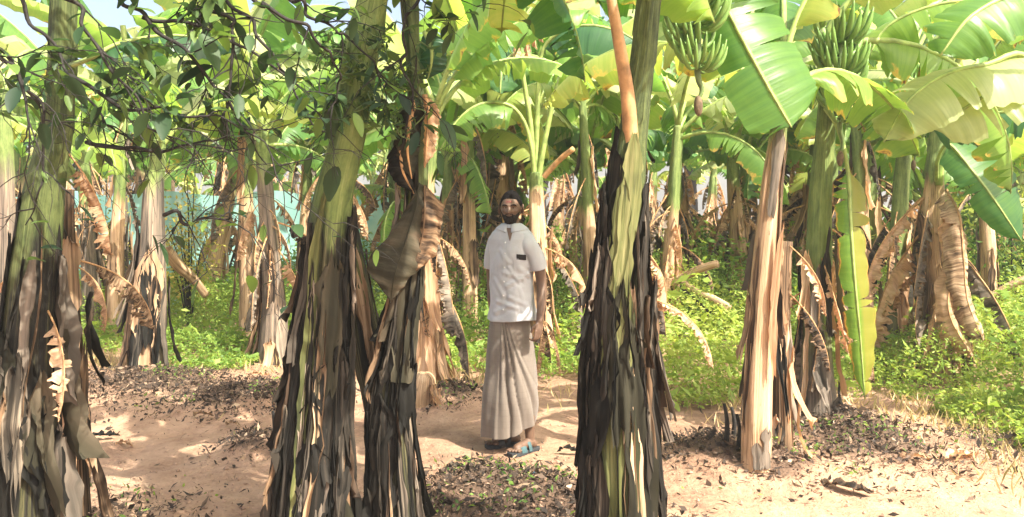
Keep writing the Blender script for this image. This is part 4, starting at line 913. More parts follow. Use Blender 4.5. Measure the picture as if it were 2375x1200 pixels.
# cut stump (pale, rounded) left of the man
def stump(label, px, py, d, wpx, hpx, seed, mat, top):
    b = base_at(px, d); w_ = wpx / F * d / 2; h = hpx / F * d
    tr = Trunk([V((0, 0, -.05)), V((0, 0, h * .4)), V((0.01, 0, h * .8)), V((0.01, 0, h))], [w_ * .9, w_, w_ * .85, w_ * .45])
    root = thing('stump', label, 'stump', b); obj('trunk', trunk_mesh(tr, seed, 24, .015, 4, .02, .01, mat), root)
    dress(root, tr, seed, 8, [D_['dry'], D_['dry_brown']], (h * .5, h), (.03, .05), (h * .3, h * .6), (.01, .06)); return root
stump('pale rounded stump of a cut banana stem at the foot of the cream stem', 978, 960, 6.5, 70, 70, 91, D_['tr_tan'], 0)
for i, (px, d, h, lab) in enumerate([(634, 5.0, .28, 'thin dark stake poking from the litter left of the big leaning stem'), (1683, 4.75, .24, 'short black stake left of the smooth tan stem'), (1700, 4.85, .18, 'shortest black stake beside the smooth tan stem'), (1712, 4.7, .20, 'split grey stake touching the smooth tan stem')]):
    b = base_at(px, d); mb = MB(); mb.tube(cr([V((0, 0, -.03)), V((.01, 0, h * .5)), V((-.005, .01, h))], 8), [.018 * (1 - .06 * k) for k in range(9)], 7)
    tag(obj('stake', mb.mesh('stake', D_['bark']), None, b), lab, 'stake')

# scattered dead leaves on the soil, each a thing
rl = random.Random(8)
spots = [(290, 1040, 'dark curled fallen leaf on bare soil at lower left'), (470, 980, 'fallen dry leaf in front of the pink footed plant path'), (235, 1030, 'thin black leaf strip at the foot of the thin dried stem'), (600, 880, 'pale dry leaf lying left of the big leaning stem'), (540, 1000, 'long straw coloured leaf strip on the soil mid left'), (1320, 1060, 'small dry leaf between the man and the forked stem'), (2120, 1100, 'dry leaf scrap on the shaded soil lower right'), (1960, 1150, 'curled dry leaf at the bottom right on sunlit soil'), (1060, 1120, 'dry leaf in the litter below the man\'s feet at left'), (2230, 1080, 'small pale leaf scrap near the lower right corner')]
for i, (px, py, lab) in enumerate(spots):
    p = G(px, py); az = rl.uniform(-.6, .6) + (PI if rl.random() < .5 else 0); L = rl.uniform(.12, .3)
    pts = [V((-L / 2, 0, .015)), V((-L / 5, .01, .03)), V((L / 5, -.01, .035)), V((L / 2, 0, .012))]
    m = leaf_blade(pts, L * .35, (0, 0, 1), 700 + i, fold=-.3, curl=-.4, crumple=.15, tears=1, n=14, m=3, mat=D_[['dry', 'dry_brown', 'dry_dark'][i % 3]], name='fallen_leaf', sag=0)
    o = obj('fallen_leaf', m, None, p); o.rotation_euler = (0, 0, az); tag(o, lab, 'fallen leaf', 'dead leaves lying on the soil')
# blue scrap of plastic
p = G(1243, 1142); me = leaf_blade([V((-.03, 0, .02)), V((0, .005, .03)), V((.03, 0, .02))], .03, (0, -.4, 1), 9, crumple=.3, n=10, m=3, tears=0, mat=simple('blue_plastic', (.12, .35, .5), .3), name='plastic_scrap')
tag(obj('plastic_scrap', me, None, p), 'tiny blue scrap of plastic in the litter at bottom centre', 'litter scrap')
# dry leaf bundle behind the man's legs
bb = thing('dry_leaf_bundle', 'tan bundle of limp dry leaves hanging down right of the man\'s lungi', 'dry leaves', P(1262, 770, 7.4))
for i in range(6):
    place_leaf(bb, POOL_DRY[i], V((0, 0, .1)), i * 1.1, .45, name='dry_leaf')

# ------------------------------------------------------------------ branching tree overhanging the upper left
rb = random.Random(14)
tr_root = thing('overhanging_tree', 'dark twiggy tree whose thorny branches and small leaves hang over the upper left', 'tree', base_at(-500, 2.7))
o0 = V(tr_root.location); tw = MB(); br = MB(); lf = []
br.tube([q - o0 for q in cr([V((o0.x, o0.y, -.1)), V((o0.x + .1, 2.75, 1.4)), V((o0.x + .35, 2.8, 2.6)), V((o0.x + .9, 2.85, 3.3))], 20)], [.11 - .0035 * i for i in range(21)], 12)
fork = V((o0.x + .6, 2.82, 3.0)) - o0
mains = [
 [(-60, 60, 2.8), (30, 150, 2.8), (90, 250, 2.8), (100, 420, 2.85), (60, 520, 2.9)],
 [(30, -60, 2.9), (90, 60, 2.9), (160, 170, 2.9), (240, 280, 2.9), (280, 330, 2.9)],
 [(120, -80, 2.7), (180, 30, 2.7), (240, 130, 2.7), (330, 260, 2.72), (400, 330, 2.75)],
 [(250, -60, 2.8), (330, 40, 2.8), (420, 110, 2.8), (500, 200, 2.85), (560, 290, 2.9), (620, 380, 2.95)],
 [(420, -60, 2.9), (500, 20, 2.9), (540, 70, 2.9), (533, 190, 2.9), (525, 270, 2.9), (545, 350, 2.9)],
 [(500, -50, 3.0), (580, 60, 3.0), (650, 150, 3.0), (700, 240, 3.0), (760, 330, 3.05)],
 [(560, -50, 2.8), (640, 30, 2.8), (740, 90, 2.85), (790, 180, 2.95), (770, 260, 3.0)],
 [(640, -50, 3.0), (700, 10, 3.0), (760, 60, 3.05), (830, 110, 3.1), (890, 180, 3.15)],
 [(330, 40, 2.8), (460, 60, 2.85), (600, 130, 2.9), (720, 220, 3.0), (800, 230, 3.1)],
 [(150, 170, 2.85), (300, 250, 2.8), (430, 260, 2.8), (560, 300, 2.85), (680, 400, 2.9)],
 [(0, 130, 2.6), (40, 170, 2.6), (65, 260, 2.6), (60, 330, 2.6)],
 [(930, -60, 3.0), (935, 60, 3.0), (945, 160, 3.05), (960, 260, 3.1)],
 [(200, 330, 2.9), (330, 350, 2.9), (470, 330, 2.9), (560, 320, 2.9)],
 [(380, 500, 3.0), (450, 512, 3.0), (520, 500, 3.0), (580, 470, 3.0)]]
def twig(p, d, L, r, lvl):
    k = 5; pts = [p.copy()]; q = p.copy(); dd = d.copy()
    for i in range(k):
        dd = (dd + V((rb.uniform(-.35, .35), rb.uniform(-.25, .25), rb.uniform(-.4, .28)))).normalized(); q = q + dd * L / k; pts.append(q.copy())
        if rb.random() < (.55 if lvl == 0 else .35): lf.append((q.copy(), dd.copy()))
        if lvl < 2 and rb.random() < .42: twig(q, (dd + V((rb.uniform(-1, 1), rb.uniform(-.5, .5), rb.uniform(-1, .8)))).normalized(), L * .6, r * .6, lvl + 1)
    br.tube(pts, [r * (1 - .14 * i) for i in range(k + 1)], 5, cap=False)
for mi, m in enumerate(mains):
    pts = [P(*q) - o0 for q in m]
    if m[0][1] < 0: pts = [fork + V((0, 0, .02 * mi)), (fork + pts[0]) * .5 + V((0, 0, .35))] + pts
    nn = 8 * len(pts); s = cr(pts, nn); r0 = .0075 if m[0][1] < 0 else .0055
    s = [q + V((N3(i * .17, mi, 0), N3(i * .17, mi, 5), N3(i * .17, mi, 9))) * .04 for i, q in enumerate(s)]
    br.tube(s, [r0 * (1.5 - 1.15 * i / nn) for i in range(nn + 1)], 6)
    i0 = nn // 3 if len(pts) > len(m) else 0
    for i in range(i0, nn, 2):
        dd = (s[i + 1] - s[i]).normalized(); q = V((rb.uniform(-1, 1), rb.uniform(-.5, .5), rb.uniform(-1, .7)))
        if rb.random() < .34: twig(s[i], (dd * .7 + q).normalized(), rb.uniform(.12, .38), .0034, 0)
        if rb.random() < .6: lf.append((s[i], dd))
obj('trunk', br.mesh('trunk', D_['bark']), tr_root)
mb = MB()
for q, dd in lf:
    if rb.random() < (.45 if q.z + tr_root.location.z > 1.85 else .93): continue
    az = rb.uniform(0, 6.28); e = rb.uniform(-1.2, .4); t = V((math.cos(az) * math.cos(e), math.sin(az) * math.cos(e), math.sin(e))); L = rb.uniform(.035, .085) * (1.5 if rb.random() < .12 else 1)
    S = t.cross(V((rb.uniform(-.4, .4), rb.uniform(-.4, .4), 1))).normalized(); Nn = S.cross(t); W = L * .26
    rws = []; uvs_ = []; cu = rb.random()
    for i in range(6):
        u = i / 5; c = q + t * L * u - V((0, 0, 1)) * L * .25 * u * u; wd = W * math.sin(PI * min(.97, .06 + u * .9)) ** .8
        rws.append([c - S * wd + Nn * wd * .35, c, c + S * wd + Nn * wd * .35]); uvs_.append([(cu, 0), (cu, .5), (cu, 1)])
    mb.grid(rws, uvs_)
obj('foliage', mb.mesh('foliage', D_['twigleaf']), tr_root)

# climber matted round the big leaning stem
cl = thing('climbing_vine', 'tangle of small leaved vine matted round the top of the big leaning stem', 'vine', P(845, 190, 3.42))
rsv = np.random.RandomState(3); o0 = V(cl.location); vb = MB(); pts = []
for k in range(26):
    c = V((rb.uniform(-.16, .22), rb.uniform(-.10, .04), rb.uniform(-.2, .22))); q = [c]
    for i in range(5): q.append(q[-1] + V((rb.uniform(-.07, .07), rb.uniform(-.03, .03), rb.uniform(-.06, .05))))
    s = cr(q, 14); vb.tube(s, .003, 5, cap=False); pts += [np.array(p) for p in s[::2]]
obj('stem', vb.mesh('stem', D_['stalk']), cl)
pts = np.array(pts); pts = np.repeat(pts, 2, 0) + rsv.normal(size=(len(pts) * 2, 3)) * .018
obj('foliage', np_mesh('foliage', cloud(pts, .06, .022, rsv), 4, D_['twigleaf'], rsv.uniform(0, 1, len(pts)) ** .7), cl)

# ------------------------------------------------------------------ the man
def bake(o, voxel, smooth_it=4, fac=0.5):
    m = o.modifiers.new('r', 'REMESH'); m.mode = 'VOXEL'; m.voxel_size = voxel
    if smooth_it: s = o.modifiers.new('s', 'SMOOTH'); s.iterations = smooth_it; s.factor = fac
    bpy.context.view_layer.update()
    dg = bpy.context.evaluated_depsgraph_get()
    me = bpy.data.meshes.new_from_object(o.evaluated_get(dg)); o.modifiers.clear()
    old = o.data; mats = [m_ for m_ in old.materials]; o.data = me; me.materials.clear()
    for m_ in mats: me.materials.append(m_)
    me.polygons.foreach_set('use_smooth', [True] * len(me.polygons)); return o

skin = simple('skin', (0.125, 0.075, 0.05), 0.5, 30, 0.15, 0.15, 0.002, 0.4)
hairm = simple('black_hair', (0.007, 0.006, 0.006), 0.9, 160, 0.6, 0.9, 0.006, 0.08)
beardm = simple('greying_beard', (0.022, 0.020, 0.019), 0.9, 160, 0.9, 0.9, 0.006, 0.1)
def cloth_mat(name, c, check=None):
    a = NT(name); co = a.objco(); n1 = a.noise(co, 6, 4); n2 = a.noise(co, 45, 3)
    cc = a.ramp(n1, [(.3, tuple(x * .88 for x in c)), (.7, c)])
    if check:
        sp = a.n('SeparateXYZ'); a.l(co, sp.inputs[0])
        for ax in (0, 2):
            st = a.math('GREATER_THAN', a.math('FRACT', a.math('MULTIPLY', sp.outputs[ax], 26.0)), .86); cc = a.mix(a.math('MULTIPLY', st, .22), cc, check)
    a.col(cc); a.rough(.85, .15); a.b.inputs['Sheen Weight'].default_value = .2
    a.bump(a.math('ADD', n1, a.math('MULTIPLY', n2, .15)), .5, .012); return a.m
shirtm = cloth_mat('shirt_cloth', (0.44, 0.455, 0.485)); lungim = cloth_mat('lungi_cloth', (0.175, 0.148, 0.125), (0.115, 0.095, 0.08))
base = V((P(1187, 1055, 5.28).x, 5.28, 0.0))
man_sc = (0.93, 0.93, 1.0)
man = thing('person', 'bearded man in a pale short sleeved shirt and long beige lungi standing on the path', 'person', base)
man.scale = man_sc
cy, sy = math.cos(R(38)), math.sin(R(38))
def Bd(l, f, z): return V((l * cy - f * sy, -l * sy - f * cy, z))
def limb(mb, pts, rads, n=24, seg=16):
    s = cr(pts, n); rr_ = cr([V((r, 0, 0)) for r in rads], n); mb.tube(s, [q.x for q in rr_], seg)
    mb.ell(s[0], rads[0], rads[0], rads[0]); mb.ell(s[-1], rads[-1], rads[-1], rads[-1])

# head as a star-shaped surface
HC = V((-0.004, -0.012, 1.600)); hy = R(10)
hc, hs = math.cos(hy), math.sin(hy)
def hdir(az, el):   # az 0 = face direction, + = image right
    lx, lf, lz = math.sin(az) * math.cos(el), math.cos(az) * math.cos(el), math.sin(el)
    return V((lx * hc - lf * hs, -lx * hs - lf * hc, lz)), (lx, lf, lz)
def ga(x, s): return math.exp(-(x / s) ** 2)
def hrad(az, el):
    _, (lx, lf, lz) = hdir(az, el)
    wx = .074; wf = .092 if lf > 0 else .098; wz = .112 if lz > 0 else .122
    if lz < 0: wx *= 1 + .26 * lz; wf *= 1 + (.05 if lf > 0 else .42) * lz
    r = 1 / math.sqrt((lx / wx) ** 2 + (lf / wf) ** 2 + (lz / wz) ** 2)
    t = max(0, min(1, (0.12 - el) / 0.34))
    r += (.004 + .024 * t) * ga(az, .13 + .05 * t) * (1 if -.24 < el < .2 else ga(min(abs(el + .24), abs(el - .2)), .07))
    for s in (-1, 1):
        r -= .013 * ga(az - s * .36, .20) * ga(el - .06, .10); r += .007 * ga(az - s * .36, .30) * ga(el - .22, .07)
        r += .006 * ga(az - s * .62, .22) * ga(el + .18, .16); r += .006 * ga(az - s * .17, .07) * ga(el + .21, .06)
    r += .008 * ga(az, .25) * ga(el + .46, .06) - .004 * ga(az, .28) * ga(el + .40, .025) + .010 * ga(az, .35) * ga(el + .82, .15)
    return r
def head_rows(scale=1.0, add=0.0, nu=72, nv=54):
    rows = []
    for i in range(nv + 1):
        el = PI / 2 - PI * i / nv; el = max(min(el, PI / 2 - .02), -PI / 2 + .02)
        rows.append([(2 * PI * k / nu - PI, el) for k in range(nu)])
    return rows
body = MB(); hr = head_rows(); vr = [[HC + hdir(az, el)[0] * hrad(az, el) for az, el in r] for r in hr]
b0 = len(body.v); body.grid(vr, [[(0, 0)] * 72 for _ in vr], True); body.f.append(tuple(b0 + k for k in range(72))[::-1]); body.f.append(tuple(b0 + 54 * 72 + k for k in range(72)))
for s in (-1, 1):
    d, _ = hdir(s * 1.62, -.02); body.ell(HC + d * .083, .010, .022, .035, Matrix.Rotation(s * .35 - hy, 3, 'Z'), 14, 10)
limb(body, [Bd(0, -.02, 1.40), Bd(0, -.008, 1.47), HC + V((0, .018, -.06))], [.058, .054, .052])
# trunk, arms, legs
limb(body, [Bd(0, 0, .82), Bd(0, .0, 1.0), Bd(0, .0, 1.25), Bd(0, 0, 1.36)], [.095, .095, .10, .085])
limb(body, [Bd(-.11, 0, 1.37), Bd(0, 0, 1.39), Bd(.11, 0, 1.37)], [.045, .05, .045])
sl, sr = Bd(.150, 0, 1.365), Bd(-.150, 0, 1.365)
armL = [sl, V((.178, -.095, 1.27)), V((.206, -.085, 1.13)), V((.205, -.125, 1.00)), V((.190, -.160, .885))]
limb(body, armL, [.042, .044, .037, .034, .0235], 30)
armR = [sr, V((-.142, .115, 1.27)), V((-.145, .135, 1.13)), V((-.142, .105, 1.00)), V((-.130, .10, .885))]
limb(body, armR, [.042, .044, .037, .034, .0235], 30)
def hand(wr, down, fwd, out, s):
    """loosely curled hand: down = along the arm, fwd = where the thumb points, out = back of the hand"""
    down, fwd, out = V(down).normalized(), V(fwd).normalized(), V(out).normalized()
    M = Matrix((fwd, out, down)).transposed()
    body.ell(wr + down * .045, .036, .016, .050, M); body.ell(wr + down * .012, .026, .019, .03, M)
    for k, (o_, L, rr_) in enumerate([(.027, .074, .0088), (.010, .083, .0092), (-.008, .078, .0088), (-.024, .062, .0078)]):
        b = wr + down * .082 + fwd * o_; c1 = b + down * L * .42 - out * L * .10; c2 = c1 + (down * .45 - out * .9).normalized() * L * .34; c3 = c2 + (-down * .35 - out * .9).normalized() * L * .26
        body.tube(cr([b - down * .02, b, c1, c2, c3], 14), [rr_ * (1.05 - .02 * i) for i in range(15)], 8); body.ell(c3, rr_ * .75, rr_ * .75, rr_ * .75, nu=8, nv=6)
    b = wr + down * .025 + fwd * .026; t1 = b + (fwd * .7 + down * .7 - out * .2).normalized() * .035; t2 = t1 + (down * .95 - out * .4 - fwd * .1).normalized() * .032
    body.tube(cr([b - fwd * .01, b, t1, t2], 12), [.0115 * (1 - .025 * i) for i in range(13)], 8)
hand(V(armL[-1]), (-.10, -.10, -1), (-.75, -.6, 0), (.75, -.55, 0), 1)
hand(V(armR[-1]), (.05, -.05, -1), (-.3, -.9, 0), (-.9, .3, 0), -1)
aL = V((.128, .02, .085)); aR = V((.0, .17, .085))
limb(body, [Bd(.05, 0, .80), V((.075, .02, .47)), V((.118, .015, .28)), aL], [.066, .050, .046, .031])
limb(body, [Bd(-.05, 0, .80), V((-.04, .10, .47)), V((-.01, .155, .28)), aR], [.066, .050, .046, .031])
def foot(an, toe):
    an = V(an); toe = V(toe); d = (toe - an); d.z = 0; d.normalize(); sd_ = V((-d.y, d.x, 0)); h = V((an.x, an.y, 0)) - d * .035
    M = Matrix((sd_, d, V((0, 0, 1)))).transposed()
    body.ell(h + V((0, 0, .048)), .030, .036, .030, M)
    body.tube(cr([h + d * .01 + V((0, 0, .065)), h + d * .09 + V((0, 0, .055)), h + d * .16 + V((0, 0, .042)), h + d * .19 + V((0, 0, .035))], 10), [.034, .034, .034, .033, .033, .033, .034, .033, .03, .026, .018], 12)
    body.ell(h + d * .165 + V((0, 0, .036)), .044, .035, .016, M)
    for k in range(5):
        o_ = (k - 2) * .0175; L = .05 - .006 * abs(k - 1); p = h + d * (.185 - .006 * k) + sd_ * o_ + V((0, 0, .033))
        body.tube([p, p + d * L * .5 + V((0, 0, .003)), p + d * L], [.011, .0105, .008] if k else [.013, .013, .010], 8)
    return h, d, sd_
fL = foot(aL, (-.02, -.13, 0)); fR = foot(aR, (-.19, .08, 0))
bo = obj('body', body.mesh('body', skin), man); bake(bo, 0.0036, 2)

def shell(mask, add, name, mat, jit=.0, thick=True, nu=120, nv=90):
    vs_ = []; idx = {}; fs_ = []
    def vid(i, k):
        k %= nu
        if (i, k) not in idx:
            az = 2 * PI * k / nu - PI; el = PI / 2 - PI * i / nv; el = max(min(el, PI / 2 - .01), -PI / 2 + .01)
            m_ = mask(az, el); d = hdir(az, el)[0]
            r = hrad(az, el) + add * min(1, m_ * 3) + jit * N3(*(d * 40)) - (.004 if m_ <= 0.02 else 0)
            idx[(i, k)] = len(vs_); vs_.append(HC + d * r)
        return idx[(i, k)]
    for i in range(nv):
        for k in range(nu):
            az = 2 * PI * (k + .5) / nu - PI; el = PI / 2 - PI * (i + .5) / nv
            if mask(az, el) > -0.03: fs_.append((vid(i, k), vid(i + 1, k), vid(i + 1, k + 1), vid(i, k + 1)))
    return obj(name, mesh(name, vs_, fs_, mat), man)
def hairmask(az, el):
    a_ = abs(az); line = .66 if a_ < .7 else .66 - (a_ - .7) * 1.0
    if a_ > 1.25: line = .11 - (a_ - 1.25) * 1.0 + .35 * ga(a_ - 1.62, .16)
    if a_ > 1.8: line = max(-.62, -.44 - (a_ - 1.8) * .6)
    line += .05 * N3(az * 6, 2, 1)
    return el - line
shell(hairmask, .009, 'hair', hairm, .003)
def beardmask(az, el):
    a_ = abs(az)
    v = min(-.31 - a_ * .10 - el, 1.25 - a_) if a_ < .75 else min(-.385 + (a_ - .75) * .45 - el, 1.25 - a_)
    v += .05 * N3(az * 7, el * 7, 3)
    lips = (az / .26) ** 2 + ((el + .47) / .055) ** 2
    if lips < 1: return -.2
    cheek = ga(az - .5 * (1 if az > 0 else -1), .2) * .10
    return min(v - cheek, el + 1.45)
shell(beardmask, .0065, 'beard', beardm, .004)
white = simple('eye_white', (.55, .5, .45), .2, bump=0); dark = simple('eye_dark', (.012, .01, .01), .2, bump=0)
for s in (-1, 1):
    d, _ = hdir(s * .36, .055); c = HC + d * (hrad(s * .36, .055) - .006)
    mb = MB(); mb.ell(c, .0125, .010, .0085); e = obj('eye', mb.mesh('eye', white), man)
    mb = MB(); mb.ell(c + d * .0062, .0055, .005, .0055); obj('iris', mb.mesh('iris', dark), e)
    mb = MB(); mb.tube([HC + hdir(s * a_, el)[0] * (hrad(s * a_, el) + .001) for a_, el in ((.14, .19), (.25, .235), (.38, .25), (.52, .225), (.60, .18))], [.003, .0048, .005, .004, .002], 6)
    obj('eyebrow', mb.mesh('eyebrow', hairm), man)
mb = MB(); rws = [[HC + hdir(-.05 + az * .01, el * .01)[0] * (hrad(-.05 + az * .01, el * .01) + .0015) for az in range(-26, 31, 4)] for el in (42, 46, 50, 54)]
mb.grid(rws, [[(0, 0)] * len(rws[0])] * 4); obj('forehead_mark', mb.mesh('forehead_mark', simple('red_paste', (.17, .06, .05), .8, 60, .5, .2)), man)['label'] = 'red paste mark across the forehead'

# shirt
sh = MB(); rows = []; prof = [(.872, .184, .150), (.91, .178, .146), (.98, .166, .138), (1.06, .162, .134), (1.15, .162, .130), (1.25, .167, .128), (1.33, .172, .124), (1.40, .172, .112), (1.44, .158, .098), (1.468, .125, .085), (1.490, .088, .074), (1.505, .062, .062)]
seg = 120; pr = []
for i in range(len(prof) - 1):
    for k in range(7): f = k / 7; pr.append(tuple(prof[i][j] * (1 - f) + prof[i + 1][j] * f for j in range(3)))
pr.append(prof[-1])
def ga(x, s): return math.exp(-(x / s) ** 2)
def ridge(v, w_): return max(0, 1 - abs(v) / w_) ** 1.5
for z, a_, b_ in pr:
    row = []
    for k in range(seg):
        t = 2 * PI * k / seg; l_ = a_ * math.copysign(abs(math.cos(t)) ** .9, math.cos(t)); f_ = b_ * math.copysign(abs(math.sin(t)) ** .9, math.sin(t))
        p = Bd(l_, f_, z); nrm = Bd(math.cos(t), math.sin(t), 0)
        d = .0
        if math.sin(t) > -.3:
            x = p.x
            for (x0, z0, x1, z1, wd, am) in [(-.05, 1.19, .09, 1.14, .015, .009), (-.04, 1.10, .12, 1.18, .014, .010), (-.02, 1.22, .05, 1.13, .012, .008), (-.10, 1.00, .04, .96, .014, .008), (-.02, 1.03, .10, .98, .014, .007), (-.12, .93, .02, .99, .016, .007), (.06, 1.08, .09, .98, .012, .004), (-.12, 1.14, -.06, 1.04, .014, .007), (.05, 1.22, .13, 1.16, .012, .007), (-.08, 1.33, -.02, 1.25, .014, .005)]:
                dx, dz = x1 - x0, z1 - z0; LL = dx * dx + dz * dz; u = max(0, min(1, ((x - x0) * dx + (z - z0) * dz) / LL)); dist = math.hypot(x - x0 - u * dx, z - z0 - u * dz)
                d += .7 * am * (ga(dist, wd * .7) - .7 * ga(dist - wd * 1.7, wd * .8))
        fade = 1 if z < 1.36 else max(0, (1.5 - z) / .14)
        d += .014 * fade * N3(p.x * 8, p.y * 8, z * 5) + .004 * fade * N3(p.x * 25, p.y * 25, z * 14)
        d += .007 * math.sin(t * 7 + 1) * max(0, (1.0 - z) / .13)
        row.append(p + nrm * d + V((0, 0, .008 * math.sin(t * 2 + 1) if z < .88 else 0)))
    rows.append(row)
b0 = len(sh.v); sh.grid(rows, [[(0, 0)] * seg for _ in rows], True); sh.f.append(tuple(b0 + k for k in range(seg))[::-1]); sh.f.append(tuple(b0 + (len(rows) - 1) * seg + k for k in range(seg)))
def sleeve(pts, rads, so):
    s = cr(pts, 22); rr_ = [q.x for q in cr([V((r, 0, 0)) for r in rads], 22)]; m2 = MB(); m2.tube(s, rr_, 40)
    for v in m2.v: v += V((N3(*(v * 14)), N3(*(v * 14 + V((5, 0, 0)))), N3(*(v * 14 + V((0, 7, 0)))))) * .006
    b0 = len(sh.v); sh.v += m2.v; sh.uv += m2.uv; sh.f += [tuple(b0 + q for q in f_) for f_ in m2.f]; sh.ell(s[0], rads[0], rads[0], rads[0] * .95, nu=30, nv=20)
sleeve([Bd(.130, 0, 1.392), Bd(.158, .0, 1.35), V((.170, -.098, 1.28)), V((.190, -.092, 1.205))], [.062, .064, .060, .058], 0)
sleeve([Bd(-.130, 0, 1.392), Bd(-.150, 0, 1.35), V((-.138, .11, 1.28)), V((-.142, .125, 1.205))], [.062, .064, .060, .058], 1)
so_ = obj('shirt', sh.mesh('shirt', shirtm), man); bake(so_, 0.0045, 2, .4)
# things on the shirt surface
from mathutils.bvhtree import BVHTree
bvh = BVHTree.FromPolygons([v.co.copy() for v in so_.data.vertices], [tuple(p.vertices) for p in so_.data.polygons])
def onshirt(x, z, off=.002):
    h = bvh.ray_cast(V((x, -1, z)), V((0, 1, 0)))
    return (h[0] + V((0, -off, 0))) if h[0] is not None else V((x, -.1, z))
def patch(x0, x1, z0, z1, name, mat, off=.003, nx_=10, nz=10, skew=0, parent=so_, shear=0):
    mb = MB(); rws = [[onshirt(x0 + (x1 - x0) * i / nx_ + skew * j / nz, z0 + (z1 - z0) * j / nz + shear * i / nx_, off) for i in range(nx_ + 1)] for j in range(nz + 1)]
    mb.grid(rws, [[(0, 0)] * (nx_ + 1)] * (nz + 1)); me = mb.mesh(name, mat); o_ = obj(name, me, parent); return o_
patch(-.075, -.050, .885, 1.43, 'placket', shirtm, .0035, 3, 50, .018)
for i, z in enumerate((.95, 1.04, 1.13, 1.22, 1.31, 1.38)):
    mb = MB(); mb.ell(onshirt(-.062 + .018 * (z - .885) / .54, z, .005), .0055, .002, .0055, nu=10, nv=6); obj('button', mb.mesh('button', simple('button', (.5, .5, .5), .3, bump=0)) if i == 0 else bpy.data.meshes['button'].copy() and mb.mesh('button', bpy.data.materials['button']), so_)
patch(.015, .105, 1.17, 1.285, 'pocket', shirtm, .005, 10, 10, 0, so_, -.012)
# collar flaps
for sg in (-1, 1):
    mb = MB(); rws = []
    for j in range(8):
        f = j / 7; row = []
        for i in range(13):
            g_ = i / 12; az = -.18 + sg * (2.9 - 2.72 * g_); d = V((math.sin(az), -math.cos(az), 0))
            z = 1.512 - .012 * g_ - f * (.026 + .030 * g_ * g_)
            ax_ = V((-.006, .004, z)); r0 = .0655
            if f > 0:
                h_ = bvh.ray_cast(ax_ + d * .4, -d)
                r0 = max(.0655 + .010 * f, ((h_[0] - ax_).length if h_[0] is not None else 0) + .007)
            row.append(ax_ + d * r0)
        rws.append(row)
    if sg > 0: rws = [r[::-1] for r in rws]
    mb.grid(rws, [[(0, 0)] * 13] * 8); c_ = obj('collar', mb.mesh('collar', shirtm), so_); md = c_.modifiers.new('s', 'SOLIDIFY'); md.thickness = .003; md.offset = 1
mb = MB(); mb.grid([[onshirt(-.013 + dx * w2, z, .0025) for dx in (-1, -.5, 0, .5, 1)] for z, w2 in ((1.475, .022), (1.455, .019), (1.43, .013), (1.405, .006), (1.39, .001))], [[(0, 0)] * 5] * 5)
obj('open_neckline', mb.mesh('open_neckline', skin), so_)
# phone in the pocket
mb = MB(); c = onshirt(.066, 1.287, .006); pw2, pt, ph = .034, .004, .019
prf = [(-pw2, -ph), (pw2, -ph + .004), (pw2, ph), (-pw2, ph - .002)]
ring = []
for (x, z) in prf: ring.append((x, z))
fr = [c + V((x, -pt, z - x * .1)) for x, z in ring]; bk = [c + V((x, pt, z - x * .1)) for x, z in ring]
mb.v += fr + bk; mb.uv += [(0, 0)] * 8; mb.f += [(0, 1, 2, 3), (7, 6, 5, 4)] + [(i, i + 4, (i + 1) % 4 + 4, (i + 1) % 4) for i in range(4)]
me = mb.mesh('phone', simple('black_phone', (.01, .01, .012), .25, bump=0), False)
po = obj('phone', me, None, base); tag(po, 'black phone sticking out of the man\'s shirt pocket', 'phone')
po.scale = man_sc
bv = po.modifiers.new('b', 'BEVEL'); bv.width = .0025; bv.segments = 2

# lungi
rows = []; seg = 160; nz = 90
for j in range(nz + 1):
    f = j / nz; row = []          # f 0 = waist, 1 = hem
    for k in range(seg):
        t = 2 * PI * k / seg
        ct, st = math.cos(t), math.sin(t)            # ct +: image right ; st +: towards the camera
        zh = .135 + .045 * ct + .012 * math.sin(3 * t)
        z = .93 + (zh - .93) * f
        hw = np.interp(f, [0, .08, .35, .65, .85, 1], [.128, .140, .172, .196, .198, .193]); hd = np.interp(f, [0, .3, .7, 1], [.108, .14, .17, .17]); cx_ = np.interp(f, [0, .5, 1], [-.015, -.008, -.018]); cyy = np.interp(f, [0, .5, 1], [0, .02, .05])
        p = V((cx_ + hw * ct, cyy - hd * st, z)); nn_ = V((ct, -st, 0)); xn = ct; d = 0
        if st > -.25:
            kf = (xn + .45) / (.16 + 1.45 * f ** .85)
            if kf > 0:
                ph_ = kf * 3.3 + .55 * N3(kf * 2.2, f * 1.6, 5) + .25 * N3(kf * 6, f * 3, 1); fr_ = ph_ - math.floor(ph_); d += (.030 * min(1, .3 + f * 1.6)) * (math.sin(PI * fr_) ** .6 - .6) * min(1, kf * 6) * max(0, min(1, (1.25 - kf) / .25)) * min(1, (st + .25) * 4)
            else: d += .006 * math.sin(xn * 14 + f * 2) * f
        else: d += .008 * math.sin(t * 9) * f
        d += .006 * N3(p.x * 8, p.y * 8, z * 3) + .012 * max(0, f - .8) * 5 * N3(ct * 3, st * 3, 1)
        row.append(p + nn_ * d)
    rows.append(row)
mb = MB(); mb.grid(rows, [[(0, 0)] * seg for _ in rows], True)
lu = obj('lungi', mb.mesh('lungi', lungim), man)
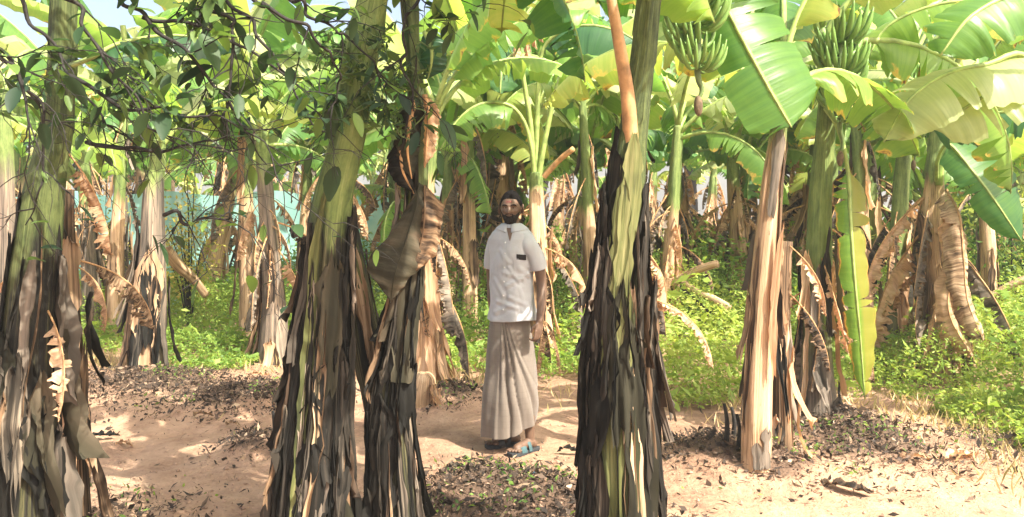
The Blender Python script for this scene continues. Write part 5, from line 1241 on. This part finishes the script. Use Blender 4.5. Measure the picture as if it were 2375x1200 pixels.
# sandals
sole_m = simple('sandal_sole', (.035, .04, .045), .7, 40, .3, .3); strapm = simple('sandal_strap', (.05, .10, .11), .5, 40, .2, .2); strapd = simple('sandal_strap_dark', (.02, .02, .022), .5, 40, .2, .2)  # rear sandal gets a darker strap copy, its shade put into the colour
for (h, d, sd_), sm in ((fL, strapm), (fR, strapd)):
    mb = MB(); top = []; out = [(-.04, .028), (-.02, .036), (.05, .036), (.12, .045), (.18, .050), (.215, .045), (.24, .026)]
    loop = [(a_, b_) for a_, b_ in out] + [(a_, -b_) for a_, b_ in out[::-1]]
    n_ = len(loop)
    for z in (.0, .022): mb.v += [h + d * a_ + sd_ * b_ + V((0, 0, z + .004)) for a_, b_ in loop]; mb.uv += [(0, 0)] * n_
    mb.f += [tuple(range(n_))[::-1], tuple(range(n_, 2 * n_))] + [(i, (i + 1) % n_, (i + 1) % n_ + n_, i + n_) for i in range(n_)]
    so2 = obj('sandal', mb.mesh('sandal', sole_m, False), man)
    for c_, wd, hh, nm in ((.135, .05, .068, 'strap'), (.075, .03, .088, 'strap')):
        mb = MB(); rws = []
        for i in range(13):
            a_ = PI * i / 12; rws.append([h + d * (c_ + s * wd / 2) + sd_ * math.cos(a_) * .050 + V((0, 0, .018 + math.sin(a_) * (hh - .018) * (.92 if s > 0 else 1))) for s in (-1, 0, 1)])
        mb.grid(rws, [[(0, 0)] * 3] * 13); obj(nm, mb.mesh(nm, sm), so2)

# ------------------------------------------------------------------ haze volume added to lift the dark background
mb = MB(); x0, x1, y0, y1, z0, z1 = -170, 170, -70, 270, -1.8, 16.0
mb.v = [V(p) for p in ((x0, y0, z0), (x1, y0, z0), (x1, y1, z0), (x0, y1, z0), (x0, y0, z1), (x1, y0, z1), (x1, y1, z1), (x0, y1, z1))]; mb.uv = [(0, 0)] * 8
mb.f = [(0, 3, 2, 1), (4, 5, 6, 7), (0, 1, 5, 4), (1, 2, 6, 5), (2, 3, 7, 6), (3, 0, 4, 7)]
hz = bpy.data.materials.new('haze'); hz.use_nodes = True; t_ = hz.node_tree; t_.nodes.clear()
ou = t_.nodes.new('ShaderNodeOutputMaterial'); vo = t_.nodes.new('ShaderNodeVolumePrincipled'); vo.inputs['Color'].default_value = (0.95, 0.95, 0.90, 1); vo.inputs['Density'].default_value = 0.0028; vo.inputs['Anisotropy'].default_value = 0.2
t_.links.new(vo.outputs[0], ou.inputs['Volume'])
tag(obj('haze', mb.mesh('haze', hz, False)), kind='stuff', label='thin pale haze added to brighten the rows of plants behind', cat='haze')
